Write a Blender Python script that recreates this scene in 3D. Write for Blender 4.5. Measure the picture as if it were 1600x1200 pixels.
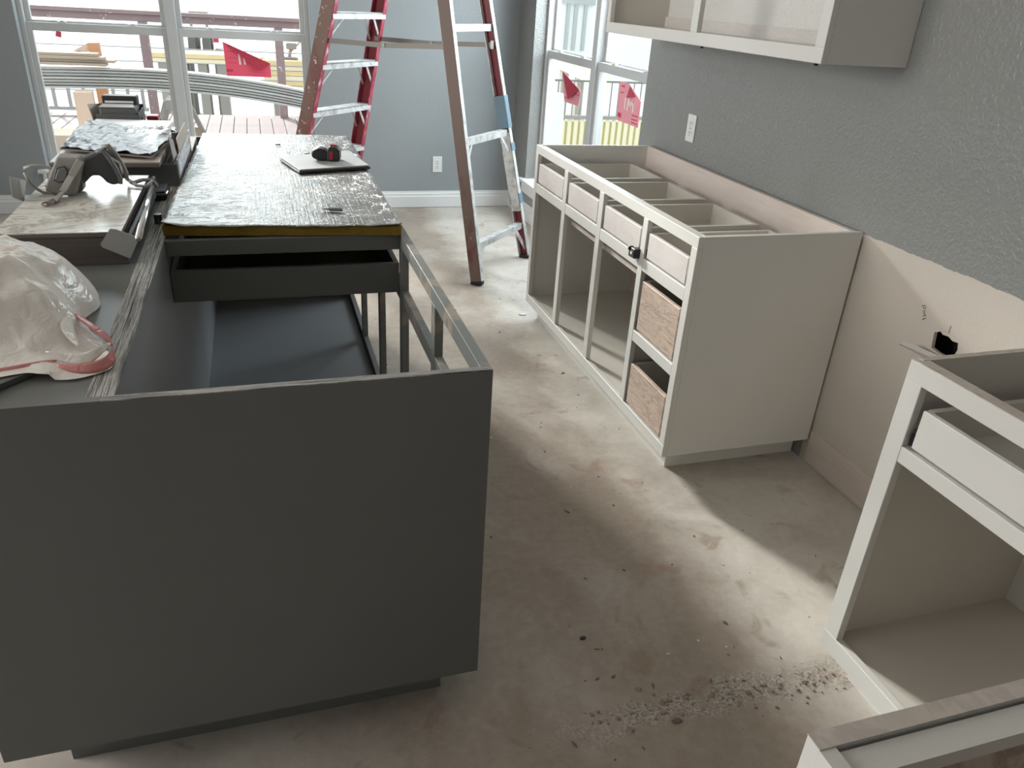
import bpy, bmesh, math, random
from mathutils import Vector, Matrix, noise as mnoise

for o in list(bpy.data.objects):
    bpy.data.objects.remove(o, do_unlink=True)
scene = bpy.context.scene
COL = scene.collection
random.seed(7)

# ------------------------------------------------------------------ camera
CAM = Vector((-0.0651, -1.2181, 1.4925))
YAW, PITCH, ROLL, FPX = 0.3269, 0.4676, 0.0656, 1199.0
_f = Vector((math.sin(YAW) * math.cos(PITCH), math.cos(YAW) * math.cos(PITCH), -math.sin(PITCH)))
_r = Vector((math.cos(YAW), -math.sin(YAW), 0))
_u = _r.cross(_f)
_c, _s = math.cos(ROLL), math.sin(ROLL)
RGT = _c * _r + _s * _u
UPV = -_s * _r + _c * _u
camd = bpy.data.cameras.new('camera')
cam = bpy.data.objects.new('camera', camd)
COL.objects.link(cam)
rot = Matrix((RGT, UPV, -_f)).transposed().to_4x4()
cam.matrix_world = Matrix.Translation(CAM) @ rot
camd.sensor_width = 36.0
camd.lens = FPX / 1600.0 * 36.0
camd.clip_start = 0.02
camd.clip_end = 200
scene.camera = cam


def ray(px, py):
    return _f + RGT * ((px - 800) / FPX) - UPV * ((py - 600) / FPX)


def at_z(px, py, z):
    d = ray(px, py); return CAM + d * ((z - CAM.z) / d.z)


def at_x(px, py, x):
    d = ray(px, py); return CAM + d * ((x - CAM.x) / d.x)


def at_y(px, py, y):
    d = ray(px, py); return CAM + d * ((y - CAM.y) / d.y)


# ------------------------------------------------------------------ light
world = bpy.data.worlds.new('overcast_sky')
scene.world = world
world.use_nodes = True
wn = world.node_tree.nodes['Background']
wn.inputs[0].default_value = (0.93, 0.97, 1.0, 1)
wn.inputs[1].default_value = 1.15


def area(name, loc, target, sx, sy, power, col):
    l = bpy.data.lights.new(name, 'AREA')
    l.shape = 'RECTANGLE'; l.size = sx; l.size_y = sy; l.energy = power; l.color = col
    o = bpy.data.objects.new(name, l); COL.objects.link(o)
    o.location = loc
    d = Vector(target) - Vector(loc)
    o.rotation_euler = d.to_track_quat('-Z', 'Y').to_euler()
    return o


# low hazy sun and skylight entering by the tall twin window of the far wall, skylight by the window of the
# right wall; two fill lamps added out of view on the left and behind the camera
sun = bpy.data.lights.new('hazy_sun', 'SUN')
sun.energy = 5.3; sun.angle = math.radians(8); sun.color = (1.0, 0.97, 0.93)
suno = bpy.data.objects.new('hazy_sun', sun); COL.objects.link(suno)
suno.rotation_euler = Vector((1.0, -2.72, -1.14)).to_track_quat('-Z', 'Y').to_euler()
area('daylight_far_window', (-0.56, 5.35, 2.65), (0.0, 2.4, 0.8), 2.4, 1.9, 58, (0.84, 0.93, 1.0))
area('daylight_right_window', (2.25, 3.36, 1.7), (0.9, 3.2, 0.7), 1.6, 0.9, 55, (0.84, 0.93, 1.0))
area('fill_light_left', (-4.2, 1.2, 1.95), (0.0, 1.35, 1.25), 2.4, 1.3, 98, (1.0, 0.965, 0.92))  # added fill lamp, brightens the right wall and cabinets
area('fill_light_near', (-1.9, -3.4, 1.4), (-0.2, 0.0, 0.9), 2.0, 2.0, 3.0, (1.0, 0.95, 0.90))  # added fill lamp in front of a solid wall

vs = scene.view_settings
vs.view_transform = 'Standard'
vs.look = 'None'
vs.exposure = 0.46
vs.gamma = 1.0
vs.use_curve_mapping = False
scene.display_settings.display_device = 'sRGB'

# ------------------------------------------------------------------ materials
MATS = {}


def new_mat(name, base=(0.8, 0.8, 0.8), rough=0.5, metal=0.0, spec=0.5):
    m = bpy.data.materials.new(name)
    m.use_nodes = True
    nt = m.node_tree
    b = nt.nodes['Principled BSDF']
    b.inputs['Base Color'].default_value = (*base, 1)
    b.inputs['Roughness'].default_value = rough
    b.inputs['Metallic'].default_value = metal
    b.inputs['Specular IOR Level'].default_value = spec
    MATS[name] = m
    return m, nt, b


def coords(nt, scale=(1, 1, 1), rot=(0, 0, 0), kind='Object'):
    tc = nt.nodes.new('ShaderNodeTexCoord')
    mp = nt.nodes.new('ShaderNodeMapping')
    mp.inputs['Scale'].default_value = scale
    mp.inputs['Rotation'].default_value = rot
    nt.links.new(tc.outputs[kind], mp.inputs['Vector'])
    return mp.outputs['Vector']


def noise(nt, vec, scale, detail=3, rough=0.55, dist=0.0):
    n = nt.nodes.new('ShaderNodeTexNoise')
    n.inputs['Scale'].default_value = scale
    n.inputs['Detail'].default_value = detail
    n.inputs['Roughness'].default_value = rough
    n.inputs['Distortion'].default_value = dist
    nt.links.new(vec, n.inputs['Vector'])
    return n.outputs['Fac']


def voronoi(nt, vec, scale, feature='F1'):
    n = nt.nodes.new('ShaderNodeTexVoronoi')
    n.feature = feature
    n.inputs['Scale'].default_value = scale
    nt.links.new(vec, n.inputs['Vector'])
    return n.outputs['Distance']


def wave(nt, vec, scale, dist=2.0, detail=2, axis='X'):
    n = nt.nodes.new('ShaderNodeTexWave')
    n.bands_direction = axis
    n.inputs['Scale'].default_value = scale
    n.inputs['Distortion'].default_value = dist
    n.inputs['Detail'].default_value = detail
    nt.links.new(vec, n.inputs['Vector'])
    return n.outputs['Fac']


def ramp(nt, fac, stops):
    n = nt.nodes.new('ShaderNodeValToRGB')
    cr = n.color_ramp
    while len(cr.elements) < len(stops):
        cr.elements.new(0.5)
    for e, (p, c) in zip(cr.elements, stops):
        e.position = p
        e.color = (*c, 1) if len(c) == 3 else c
    nt.links.new(fac, n.inputs['Fac'])
    return n.outputs['Color']


def g(v):
    return (v, v, v)


def mixc(nt, fac, a, b, mode='MIX'):
    n = nt.nodes.new('ShaderNodeMix')
    n.data_type = 'RGBA'
    n.blend_type = mode
    if isinstance(fac, (int, float)):
        n.inputs[0].default_value = fac
    else:
        nt.links.new(fac, n.inputs[0])
    for i, v in ((6, a), (7, b)):
        if isinstance(v, tuple):
            n.inputs[i].default_value = (*v, 1)
        else:
            nt.links.new(v, n.inputs[i])
    return n.outputs[2]


def mth(nt, op, a, b=0.0):
    n = nt.nodes.new('ShaderNodeMath')
    n.operation = op
    for i, v in ((0, a), (1, b)):
        if isinstance(v, (int, float)):
            n.inputs[i].default_value = v
        else:
            nt.links.new(v, n.inputs[i])
    return n.outputs[0]


def bump(nt, b, height, strength=0.3, dist=0.01):
    n = nt.nodes.new('ShaderNodeBump')
    n.inputs['Strength'].default_value = strength
    n.inputs['Distance'].default_value = dist
    nt.links.new(height, n.inputs['Height'])
    nt.links.new(n.outputs['Normal'], b.inputs['Normal'])


def setcol(nt, b, c):
    nt.links.new(c, b.inputs['Base Color'])


def sep(nt, vec):
    n = nt.nodes.new('ShaderNodeSeparateXYZ')
    nt.links.new(vec, n.inputs[0])
    return n.outputs


# gray wall paint over orange peel drywall; the right wall is bare primed drywall below counter height
GRAY_WALL = (0.235, 0.25, 0.25)
PRIMER = (0.62, 0.58, 0.53)
m, nt, b = new_mat('wall_paint', GRAY_WALL, 0.42)
v = coords(nt)
setcol(nt, b, mixc(nt, noise(nt, v, 1.3, 2), (0.275, 0.30, 0.312), (0.30, 0.322, 0.332)))
bump(nt, b, noise(nt, v, 70, 3, 0.5), 0.10, 0.01)

m, nt, b = new_mat('wall_paint_textured', GRAY_WALL, 0.36)
v = coords(nt)
xyz = sep(nt, v)
edge = mth(nt, 'ADD', xyz[2], mth(nt, 'MULTIPLY', noise(nt, v, 26, 3), 0.014))
low = mth(nt, 'LESS_THAN', edge, 0.876)
near = mth(nt, 'LESS_THAN', xyz[1], 0.80)
msk = mth(nt, 'MULTIPLY', low, near)
gray = mixc(nt, noise(nt, v, 1.5, 2), (0.235, 0.24, 0.232), (0.265, 0.27, 0.262))
prim = mixc(nt, noise(nt, v, 2.6, 4), (0.50, 0.455, 0.40), (0.59, 0.54, 0.485))
setcol(nt, b, mixc(nt, msk, gray, prim))
nt.links.new(mth(nt, 'ADD', mth(nt, 'MULTIPLY', msk, 0.4), 0.36), b.inputs['Roughness'])
peel = ramp(nt, noise(nt, v, 85, 2, 0.45, 0.4), [(0.40, g(0)), (0.66, g(1))])
hh = mth(nt, 'MULTIPLY', peel, mth(nt, 'SUBTRACT', 1.0, mth(nt, 'MULTIPLY', msk, 0.85)))
bump(nt, b, hh, 0.30, 0.0045)

new_mat('ceiling_paint', (0.75, 0.74, 0.71), 0.9)
new_mat('trim_white', (0.72, 0.73, 0.73), 0.45)
new_mat('vinyl_white', (0.52, 0.53, 0.53), 0.4)
new_mat('outlet_white', (0.74, 0.75, 0.74), 0.35)
new_mat('slot_dark', (0.05, 0.05, 0.05), 0.6)
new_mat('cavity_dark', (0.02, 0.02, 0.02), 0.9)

# cabinets
m, nt, b = new_mat('cabinet_white', (0.66, 0.64, 0.59), 0.48)
v = coords(nt)
setcol(nt, b, mixc(nt, noise(nt, v, 5, 4), (0.625, 0.61, 0.575), (0.675, 0.66, 0.63)))
bump(nt, b, noise(nt, v, 120, 2), 0.05, 0.003)
m, nt, b = new_mat('cabinet_inside', (0.50, 0.47, 0.42), 0.6)
v = coords(nt)
setcol(nt, b, mixc(nt, noise(nt, v, 6, 4), (0.56, 0.52, 0.465), (0.63, 0.59, 0.535)))
m, nt, b = new_mat('textured_white', (0.66, 0.645, 0.615), 0.5)
v = coords(nt)
bump(nt, b, ramp(nt, noise(nt, v, 85, 2, 0.45, 0.4), [(0.40, g(0)), (0.66, g(1))]), 0.35, 0.005)
m, nt, b = new_mat('primed_wood', (0.6, 0.5, 0.44), 0.6)
v = coords(nt, (2, 2, 22))
setcol(nt, b, mixc(nt, noise(nt, v, 5, 5), (0.54, 0.455, 0.41), (0.68, 0.61, 0.56)))
m, nt, b = new_mat('cabinet_gray', (0.135, 0.142, 0.135), 0.38)
v = coords(nt)
setcol(nt, b, mixc(nt, noise(nt, v, 4, 4), (0.118, 0.121, 0.114), (0.136, 0.139, 0.132)))
new_mat('cabinet_gray_lifted', (0.20, 0.207, 0.215), 0.42)  # same gray lightened, light put into the colour of the dark bays
m, nt, b = new_mat('cabinet_gray_worn', (0.2, 0.2, 0.19), 0.5)
v = coords(nt)
w_ = ramp(nt, noise(nt, v, 9, 4, 0.6, 0.6), [(0.52, (0.19, 0.197, 0.187)), (0.6, (0.34, 0.28, 0.235))])
setcol(nt, b, w_)


def ply_mat(name, sc):
    m, nt, b = new_mat(name, rough=0.7)
    v = coords(nt, sc)
    a = noise(nt, v, 1.0, 5, 0.7)
    c = ramp(nt, a, [(0.36, (0.035, 0.032, 0.03)), (0.46, (0.20, 0.19, 0.175)), (0.53, (0.50, 0.48, 0.45)), (0.60, (0.12, 0.112, 0.105)), (0.68, (0.40, 0.38, 0.36))])
    setcol(nt, b, c)
    bump(nt, b, a, 0.5, 0.004)


ply_mat('plywood_edge_lengthwise', (260, 5, 5))
ply_mat('plywood_edge_crosswise', (5, 300, 5))


def wood_mat(name, dark, light, wash, sc=(2, 2.2, 17)):
    m, nt, b = new_mat(name, rough=0.65)
    v = coords(nt, sc)
    a = noise(nt, v, 2.0, 5, 0.6, 1.6)
    c = ramp(nt, a, [(0.30, dark), (0.46, light), (0.52, dark), (0.60, light), (0.75, dark)])
    v2 = coords(nt, (1, 1, 1))
    setcol(nt, b, mixc(nt, mth(nt, 'MULTIPLY', noise(nt, v2, 11, 3), wash), c, (0.62, 0.59, 0.58)))
    bump(nt, b, a, 0.15, 0.003)


wood_mat('raw_pine', (0.33, 0.22, 0.16), (0.60, 0.45, 0.355), 0.3)
wood_mat('whitewashed_wood', (0.50, 0.43, 0.40), (0.60, 0.54, 0.51), 1.2)
wood_mat('raw_wood_strip', (0.44, 0.37, 0.31), (0.58, 0.50, 0.43), 0.5, (3, 3, 30))
wood_mat('nailer_wood', (0.50, 0.46, 0.42), (0.62, 0.59, 0.55), 0.8, (3, 3, 40))

# concrete slab with dust, drips and a gritty ridge where a wall plate stood
m, nt, b = new_mat('concrete', rough=0.55)
v = coords(nt)
big = noise(nt, v, 1.1, 5, 0.6, 0.4)
mid = noise(nt, v, 4.5, 6, 0.65, 0.5)
fine = noise(nt, v, 34, 5, 0.7)
base = ramp(nt, mid, [(0.30, (0.48, 0.43, 0.375)), (0.50, (0.60, 0.555, 0.50)), (0.70, (0.68, 0.64, 0.59))])
dirt = ramp(nt, big, [(0.26, g(0.25)), (0.46, g(1))])
xyz = sep(nt, v)
lane = ramp(nt, mth(nt, 'ADD', mth(nt, 'MULTIPLY', xyz[0], 0.5), mth(nt, 'MULTIPLY', noise(nt, v, 3.2, 5, 0.65), 0.20)),
            [(0.02, g(0.35)), (0.30, g(1)), (0.60, g(0.95)), (0.69, g(0.10))])
dm = mth(nt, 'MULTIPLY', dirt, lane)
base = mixc(nt, mth(nt, 'MULTIPLY', dm, 0.85), base, mixc(nt, mid, (0.18, 0.122, 0.082), (0.30, 0.225, 0.165)))  # brown dirt, its tone also deepened to carry part of the island's shade
rust = ramp(nt, noise(nt, v, 7.3, 3, 0.5, 0.8), [(0.63, g(0)), (0.70, g(1))])
base = mixc(nt, mth(nt, 'MULTIPLY', rust, 0.5), base, (0.25, 0.14, 0.09))
spk = ramp(nt, voronoi(nt, v, 26), [(0.03, g(1)), (0.07, g(0))])
spm = ramp(nt, noise(nt, v, 3.1, 2), [(0.46, g(0)), (0.60, g(1))])
base = mixc(nt, mth(nt, 'MULTIPLY', mth(nt, 'MULTIPLY', spk, spm), 0.75), base, (0.11, 0.085, 0.065))
yy = mth(nt, 'ADD', xyz[1], mth(nt, 'MULTIPLY', mth(nt, 'SUBTRACT', noise(nt, v, 5.0, 5, 0.7), 0.5), 0.16))
band = mth(nt, 'SUBTRACT', 1.0, mth(nt, 'MULTIPLY', mth(nt, 'ABSOLUTE', mth(nt, 'ADD', yy, 0.125)), 17.0))
band = ramp(nt, band, [(0.0, g(0)), (0.6, g(1))])
bx_ = ramp(nt, mth(nt, 'MULTIPLY', xyz[0], 0.5), [(0.2, g(0)), (0.32, g(1))])
band = mth(nt, 'MULTIPLY', mth(nt, 'MULTIPLY', band, bx_), ramp(nt, noise(nt, v, 13, 4, 0.7), [(0.38, g(0.1)), (0.58, g(1))]))
grit = ramp(nt, noise(nt, v, 120, 4, 0.8), [(0.42, (0.15, 0.105, 0.075)), (0.56, (0.55, 0.50, 0.44))])
base = mixc(nt, mth(nt, 'MULTIPLY', band, 0.95), base, grit)
setcol(nt, b, mixc(nt, 0.16, base, ramp(nt, fine, [(0.3, (0.22, 0.19, 0.16)), (0.7, (0.62, 0.59, 0.54))])))
hgt = mth(nt, 'ADD', mth(nt, 'MULTIPLY', mid, 0.25), mth(nt, 'MULTIPLY', mth(nt, 'MULTIPLY', noise(nt, v, 120, 4, 0.8), band), 1.0))
bump(nt, b, hgt, 0.35, 0.012)
nt.links.new(ramp(nt, mid, [(0.3, g(0.42)), (0.7, g(0.7))]), b.inputs['Roughness'])

# foil faced duct board
m, nt, b = new_mat('foil', (0.66, 0.65, 0.62), 0.36, 0.85)
v = coords(nt)
setcol(nt, b, mixc(nt, noise(nt, v, 5, 4), (0.22, 0.213, 0.20), (0.29, 0.283, 0.27)))
cr1 = ramp(nt, noise(nt, coords(nt, (1, 1.5, 1)), 7, 5, 0.6, 2.6), [(0.475, g(0)), (0.50, g(1)), (0.525, g(0))])
cr2 = noise(nt, coords(nt, (150, 7, 1)), 1.0, 3, 0.5)
cr3 = noise(nt, coords(nt, (9, 110, 1)), 1.0, 3, 0.5)
cr4 = noise(nt, v, 30, 4, 0.6, 0.8)
hh = mth(nt, 'ADD', mth(nt, 'MULTIPLY', cr1, 0.30), mth(nt, 'ADD', mth(nt, 'MULTIPLY', cr4, 0.45), mth(nt, 'MULTIPLY', mth(nt, 'ADD', cr2, cr3), 0.22)))
bump(nt, b, hh, 0.6, 0.010)
nt.links.new(ramp(nt, noise(nt, v, 9, 4), [(0.3, g(0.27)), (0.7, g(0.42))]), b.inputs['Roughness'])
m, nt, b = new_mat('foil_crumpled', (0.32, 0.32, 0.33), 0.32, 0.85)
v = coords(nt, (1, 2.2, 1))
bump(nt, b, noise(nt, v, 24, 4, 0.6, 1.2), 0.7, 0.02)
m, nt, b = new_mat('fiberglass', rough=0.95)
v = coords(nt, (3, 3, 9))
setcol(nt, b, mixc(nt, noise(nt, v, 14, 5, 0.7), (0.17, 0.095, 0.01), (0.40, 0.26, 0.03)))
bump(nt, b, noise(nt, v, 60, 4), 0.6, 0.01)

# marble tile
m, nt, b = new_mat('marble', rough=0.22, spec=0.30)
v = coords(nt, (1, 1.4, 1), (0, 0, 0.35))
vein = noise(nt, v, 6.5, 7, 0.58, 2.2)
setcol(nt, b, ramp(nt, vein, [(0.30, (0.36, 0.31, 0.26)), (0.42, (0.62, 0.58, 0.52)), (0.50, (0.70, 0.68, 0.63)), (0.58, (0.40, 0.36, 0.31)), (0.66, (0.70, 0.68, 0.64))]))
m, nt, b = new_mat('tile_body', rough=0.6)
v = coords(nt, (2, 2, 60))
setcol(nt, b, mixc(nt, noise(nt, v, 3, 3), (0.10, 0.078, 0.068), (0.20, 0.16, 0.14)))
m, nt, b = new_mat('cardboard_dark', rough=0.8)
v = coords(nt, (3, 3, 75))
setcol(nt, b, mixc(nt, noise(nt, v, 2.0, 3), (0.075, 0.062, 0.058), (0.13, 0.108, 0.098)))
m, nt, b = new_mat('grit_brown', rough=0.9)
setcol(nt, b, mixc(nt, noise(nt, coords(nt), 60, 3), (0.13, 0.085, 0.06), (0.42, 0.36, 0.30)))
new_mat('cardboard_gray', (0.40, 0.395, 0.38), 0.75)
new_mat('cardboard_gray_dark', (0.10, 0.104, 0.102), 0.75)
new_mat('cardboard_tan', (0.46, 0.40, 0.34), 0.8)
m, nt, b = new_mat('paper_print', (0.72, 0.72, 0.76), 0.6)
v = coords(nt, (1, 1, 1))
setcol(nt, b, ramp(nt, noise(nt, coords(nt, (20, 6, 90)), 3.0, 3), [(0.44, (0.50, 0.50, 0.56)), (0.52, (0.74, 0.74, 0.78))]))
new_mat('paper_white', (0.70, 0.70, 0.72), 0.55)
new_mat('beige_tile', (0.55, 0.50, 0.44), 0.35)
new_mat('chrome', (0.62, 0.62, 0.62), 0.16, 1.0)
new_mat('steel_dark', (0.22, 0.22, 0.22), 0.3, 1.0)
new_mat('black_plastic', (0.012, 0.012, 0.014), 0.42)
new_mat('black_soft', (0.02, 0.02, 0.022), 0.55)
new_mat('red_plastic', (0.30, 0.012, 0.025), 0.4)
new_mat('gray_plastic', (0.15, 0.15, 0.148), 0.5)
new_mat('gray_plastic_light', (0.30, 0.285, 0.265), 0.5)
new_mat('gray_plastic_dark', (0.055, 0.057, 0.06), 0.45)
new_mat('strap_brown', (0.15, 0.12, 0.105), 0.7)
new_mat('clear_plastic', (0.5, 0.48, 0.45), 0.15)
new_mat('slate', (0.03, 0.03, 0.032), 0.5)
m, nt, b = new_mat('pale_sheet', (0.5, 0.5, 0.5), 0.5)
v = coords(nt, (1, 4, 1))
setcol(nt, b, mixc(nt, noise(nt, v, 9, 4), (0.30, 0.30, 0.30), (0.42, 0.42, 0.42)))

# ladder
m, nt, b = new_mat('ladder_red', rough=0.45)
v = coords(nt)
c = mixc(nt, ramp(nt, noise(nt, coords(nt, (1, 1, 0.35)), 3.2, 4, 0.6), [(0.34, g(0)), (0.48, g(1))]), (0.16, 0.016, 0.022), (0.175, 0.098, 0.075))
c = mixc(nt, ramp(nt, noise(nt, v, 38, 3, 0.6), [(0.63, g(0)), (0.67, g(1))]), c, (0.55, 0.47, 0.44))
setcol(nt, b, c)
m, nt, b = new_mat('ladder_red_inner', (0.17, 0.01, 0.018), 0.45)
m, nt, b = new_mat('ladder_brown', rough=0.55)
v = coords(nt)
c = mixc(nt, ramp(nt, noise(nt, coords(nt, (1, 1, 0.4)), 4, 4, 0.6), [(0.62, g(0)), (0.70, g(1))]), (0.165, 0.108, 0.088), (0.13, 0.022, 0.024))
c = mixc(nt, ramp(nt, noise(nt, v, 30, 3, 0.6), [(0.68, g(0)), (0.72, g(1))]), c, (0.35, 0.30, 0.27))
setcol(nt, b, c)
m, nt, b = new_mat('ladder_edge_pink', rough=0.5)
v = coords(nt)
setcol(nt, b, ramp(nt, noise(nt, coords(nt, (1, 1, 0.5)), 24, 4, 0.65), [(0.42, (0.30, 0.03, 0.06)), (0.60, (0.42, 0.10, 0.13)), (0.68, (0.62, 0.50, 0.50))]))
m, nt, b = new_mat('aluminum_painted', rough=0.45, metal=0.15)
v = coords(nt)
setcol(nt, b, ramp(nt, noise(nt, v, 18, 4, 0.65), [(0.34, (0.36, 0.36, 0.36)), (0.50, (0.58, 0.58, 0.58)), (0.7, (0.66, 0.66, 0.66))]))
new_mat('spreader_metal', (0.20, 0.185, 0.165), 0.5, 0.5)
new_mat('painter_tape', (0.14, 0.215, 0.275), 0.6)
new_mat('rubber', (0.02, 0.02, 0.02), 0.7)

# bag
m = bpy.data.materials.new('bag_plastic'); m.use_nodes = True; MATS['bag_plastic'] = m
nt = m.node_tree; nt.nodes.remove(nt.nodes['Principled BSDF']); out = nt.nodes['Material Output']


def thin_plastic(nt, out, col, a=0.45):
    d = nt.nodes.new('ShaderNodeBsdfDiffuse'); d.inputs[0].default_value = (*col, 1)
    t = nt.nodes.new('ShaderNodeBsdfTranslucent'); t.inputs[0].default_value = (*col, 1)
    gl = nt.nodes.new('ShaderNodeBsdfGlossy'); gl.inputs['Roughness'].default_value = 0.22
    s1 = nt.nodes.new('ShaderNodeMixShader'); s1.inputs[0].default_value = a
    s2 = nt.nodes.new('ShaderNodeMixShader'); s2.inputs[0].default_value = 0.09
    bp = nt.nodes.new('ShaderNodeBump'); bp.inputs['Strength'].default_value = 0.28; bp.inputs['Distance'].default_value = 0.02
    v = coords(nt, (1, 1, 1)); nn = noise(nt, v, 22, 4, 0.55, 1.2)
    nt.links.new(nn, bp.inputs['Height'])
    for s in (d, t, gl):
        nt.links.new(bp.outputs[0], s.inputs['Normal'])
    nt.links.new(d.outputs[0], s1.inputs[1]); nt.links.new(t.outputs[0], s1.inputs[2])
    nt.links.new(s1.outputs[0], s2.inputs[1]); nt.links.new(gl.outputs[0], s2.inputs[2])
    nt.links.new(s2.outputs[0], out.inputs[0])


thin_plastic(nt, out, (0.88, 0.825, 0.77), 0.16)
m = bpy.data.materials.new('bag_red'); m.use_nodes = True; MATS['bag_red'] = m
nt = m.node_tree; nt.nodes.remove(nt.nodes['Principled BSDF'])
thin_plastic(nt, nt.nodes['Material Output'], (0.72, 0.28, 0.26), 0.3)

# window glass
m = bpy.data.materials.new('window_glass'); m.use_nodes = True; MATS['window_glass'] = m
nt = m.node_tree; nt.nodes.remove(nt.nodes['Principled BSDF']); out = nt.nodes['Material Output']
tr = nt.nodes.new('ShaderNodeBsdfTransparent'); tr.inputs[0].default_value = (0.97, 0.99, 0.98, 1)
gl = nt.nodes.new('ShaderNodeBsdfGlossy'); gl.inputs['Roughness'].default_value = 0.03
mx = nt.nodes.new('ShaderNodeMixShader'); mx.inputs[0].default_value = 0.05
nt.links.new(tr.outputs[0], mx.inputs[1]); nt.links.new(gl.outputs[0], mx.inputs[2]); nt.links.new(mx.outputs[0], out.inputs[0])

new_mat('sticker_red', (0.82, 0.10, 0.17), 0.5)  # red brightened, backlight through the sheet put into the colour
new_mat('sticker_pink', (0.80, 0.32, 0.38), 0.5)  # paler version, window backlight put into the colour
new_mat('sticker_back', (0.42, 0.025, 0.055), 0.5)
new_mat('sticker_print', (0.55, 0.05, 0.11), 0.5)
new_mat('sticker_white', (0.85, 0.72, 0.70), 0.5)
new_mat('pencil', (0.17, 0.15, 0.13), 0.8)
new_mat('drywall_broken', (0.55, 0.53, 0.50), 0.9)

# exterior
m, nt, b = new_mat('deck_wood', rough=0.7)
v = coords(nt, (9, 0.6, 1))
setcol(nt, b, mixc(nt, noise(nt, v, 3, 5), (0.30, 0.245, 0.248), (0.365, 0.30, 0.305)))
new_mat('deck_joist', (0.25, 0.17, 0.15), 0.8)
m, nt, b = new_mat('rail_brown', rough=0.6)
v = coords(nt)
c = mixc(nt, noise(nt, v, 3, 3), (0.27, 0.19, 0.20), (0.34, 0.26, 0.265))
setcol(nt, b, mixc(nt, ramp(nt, noise(nt, v, 16, 3), [(0.64, g(0)), (0.7, g(1))]), c, (0.7, 0.68, 0.68)))
new_mat('cable', (0.45, 0.48, 0.48), 0.4, 0.5)
new_mat('trim_board', (0.52, 0.53, 0.52), 0.5)
new_mat('tan_board', (0.44, 0.34, 0.26), 0.7)
new_mat('orange_lumber', (0.62, 0.30, 0.15), 0.7)
new_mat('peach_lumber', (0.72, 0.56, 0.45), 0.7)
new_mat('yellow_lumber', (0.80, 0.66, 0.36), 0.7)
new_mat('yellow_lumber_pale', (0.85, 0.78, 0.58), 0.7)
new_mat('gray_weathered', (0.33, 0.32, 0.30), 0.8)
new_mat('tire', (0.12, 0.12, 0.12), 0.8)
new_mat('machine_gray', (0.30, 0.28, 0.27), 0.5)
m, nt, b = new_mat('bright_ground', (0.86, 0.87, 0.86), 0.9)
new_mat('lime_grass', (0.62, 0.62, 0.26), 0.9)
new_mat('house_white', (0.84, 0.88, 0.88), 0.8)
new_mat('fence_metal', (0.18, 0.18, 0.17), 0.5)
M = MATS


# ------------------------------------------------------------------ mesh builder
class MB:
    def __init__(s):
        s.v = []; s.f = []

    def add(s, vs, fs):
        n = len(s.v)
        s.v += [Vector(p) for p in vs]
        s.f += [tuple(i + n for i in f) for f in fs]
        return s

    def box(s, x0, x1, y0, y1, z0, z1):
        return s.add([(x0, y0, z0), (x1, y0, z0), (x1, y1, z0), (x0, y1, z0), (x0, y0, z1), (x1, y0, z1), (x1, y1, z1), (x0, y1, z1)],
                     [(0, 3, 2, 1), (4, 5, 6, 7), (0, 1, 5, 4), (1, 2, 6, 5), (2, 3, 7, 6), (3, 0, 4, 7)])

    def obox(s, c, u, v, w):
        c, u, v, w = Vector(c), Vector(u), Vector(v), Vector(w)
        P = [c + a * u + b_ * v + d * w for d in (-1, 1) for (a, b_) in ((-1, -1), (1, -1), (1, 1), (-1, 1))]
        return s.add(P, [(0, 3, 2, 1), (4, 5, 6, 7), (0, 1, 5, 4), (1, 2, 6, 5), (2, 3, 7, 6), (3, 0, 4, 7)])

    def bar(s, p, q, wu, wv, udir):
        # square bar from p to q; udir = direction of the full width wu, other width wv
        p, q = Vector(p), Vector(q)
        d = (q - p); u = Vector(udir); u = (u - d * (u.dot(d) / d.dot(d))).normalized()
        w = d.cross(u).normalized()
        return s.obox((p + q) / 2, u * wu / 2, w * wv / 2, d / 2)

    def prism(s, pts, ext):
        pts = [Vector(p) for p in pts]; e = Vector(ext); n = len(pts)
        nrm = Vector((0, 0, 0))
        for i in range(n):
            nrm += pts[i].cross(pts[(i + 1) % n])
        if nrm.dot(e) > 0:
            pts = pts[::-1]
        f = [tuple(range(n)), tuple(range(2 * n - 1, n - 1, -1))]
        f += [(i, n + i, n + (i + 1) % n, (i + 1) % n) for i in range(n)]
        f = [tuple(reversed(q)) if k >= 2 else q for k, q in enumerate(f)]
        f = [f[0], f[1]] + [tuple(reversed(q)) for q in f[2:]]
        return s.add(pts + [p + e for p in pts], f)

    def tube(s, pts, r, n=8, caps=True):
        pts = [Vector(p) for p in pts]; rings = []
        for i, p in enumerate(pts):
            d = (pts[min(i + 1, len(pts) - 1)] - pts[max(i - 1, 0)]).normalized()
            a = Vector((0, 0, 1)) if abs(d.z) < 0.9 else Vector((1, 0, 0))
            u = d.cross(a).normalized(); w = d.cross(u)
            rr = r[i] if isinstance(r, (list, tuple)) else r
            rings.append([p + u * math.cos(2 * math.pi * k / n) * rr + w * math.sin(2 * math.pi * k / n) * rr for k in range(n)])
        vs = [q for rg in rings for q in rg]; fs = []
        for i in range(len(rings) - 1):
            for k in range(n):
                fs.append((i * n + k, i * n + (k + 1) % n, (i + 1) * n + (k + 1) % n, (i + 1) * n + k))
        if caps:
            fs.append(tuple(range(n - 1, -1, -1))); fs.append(tuple((len(rings) - 1) * n + k for k in range(n)))
        return s.add(vs, fs)


BASE = {}


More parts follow.
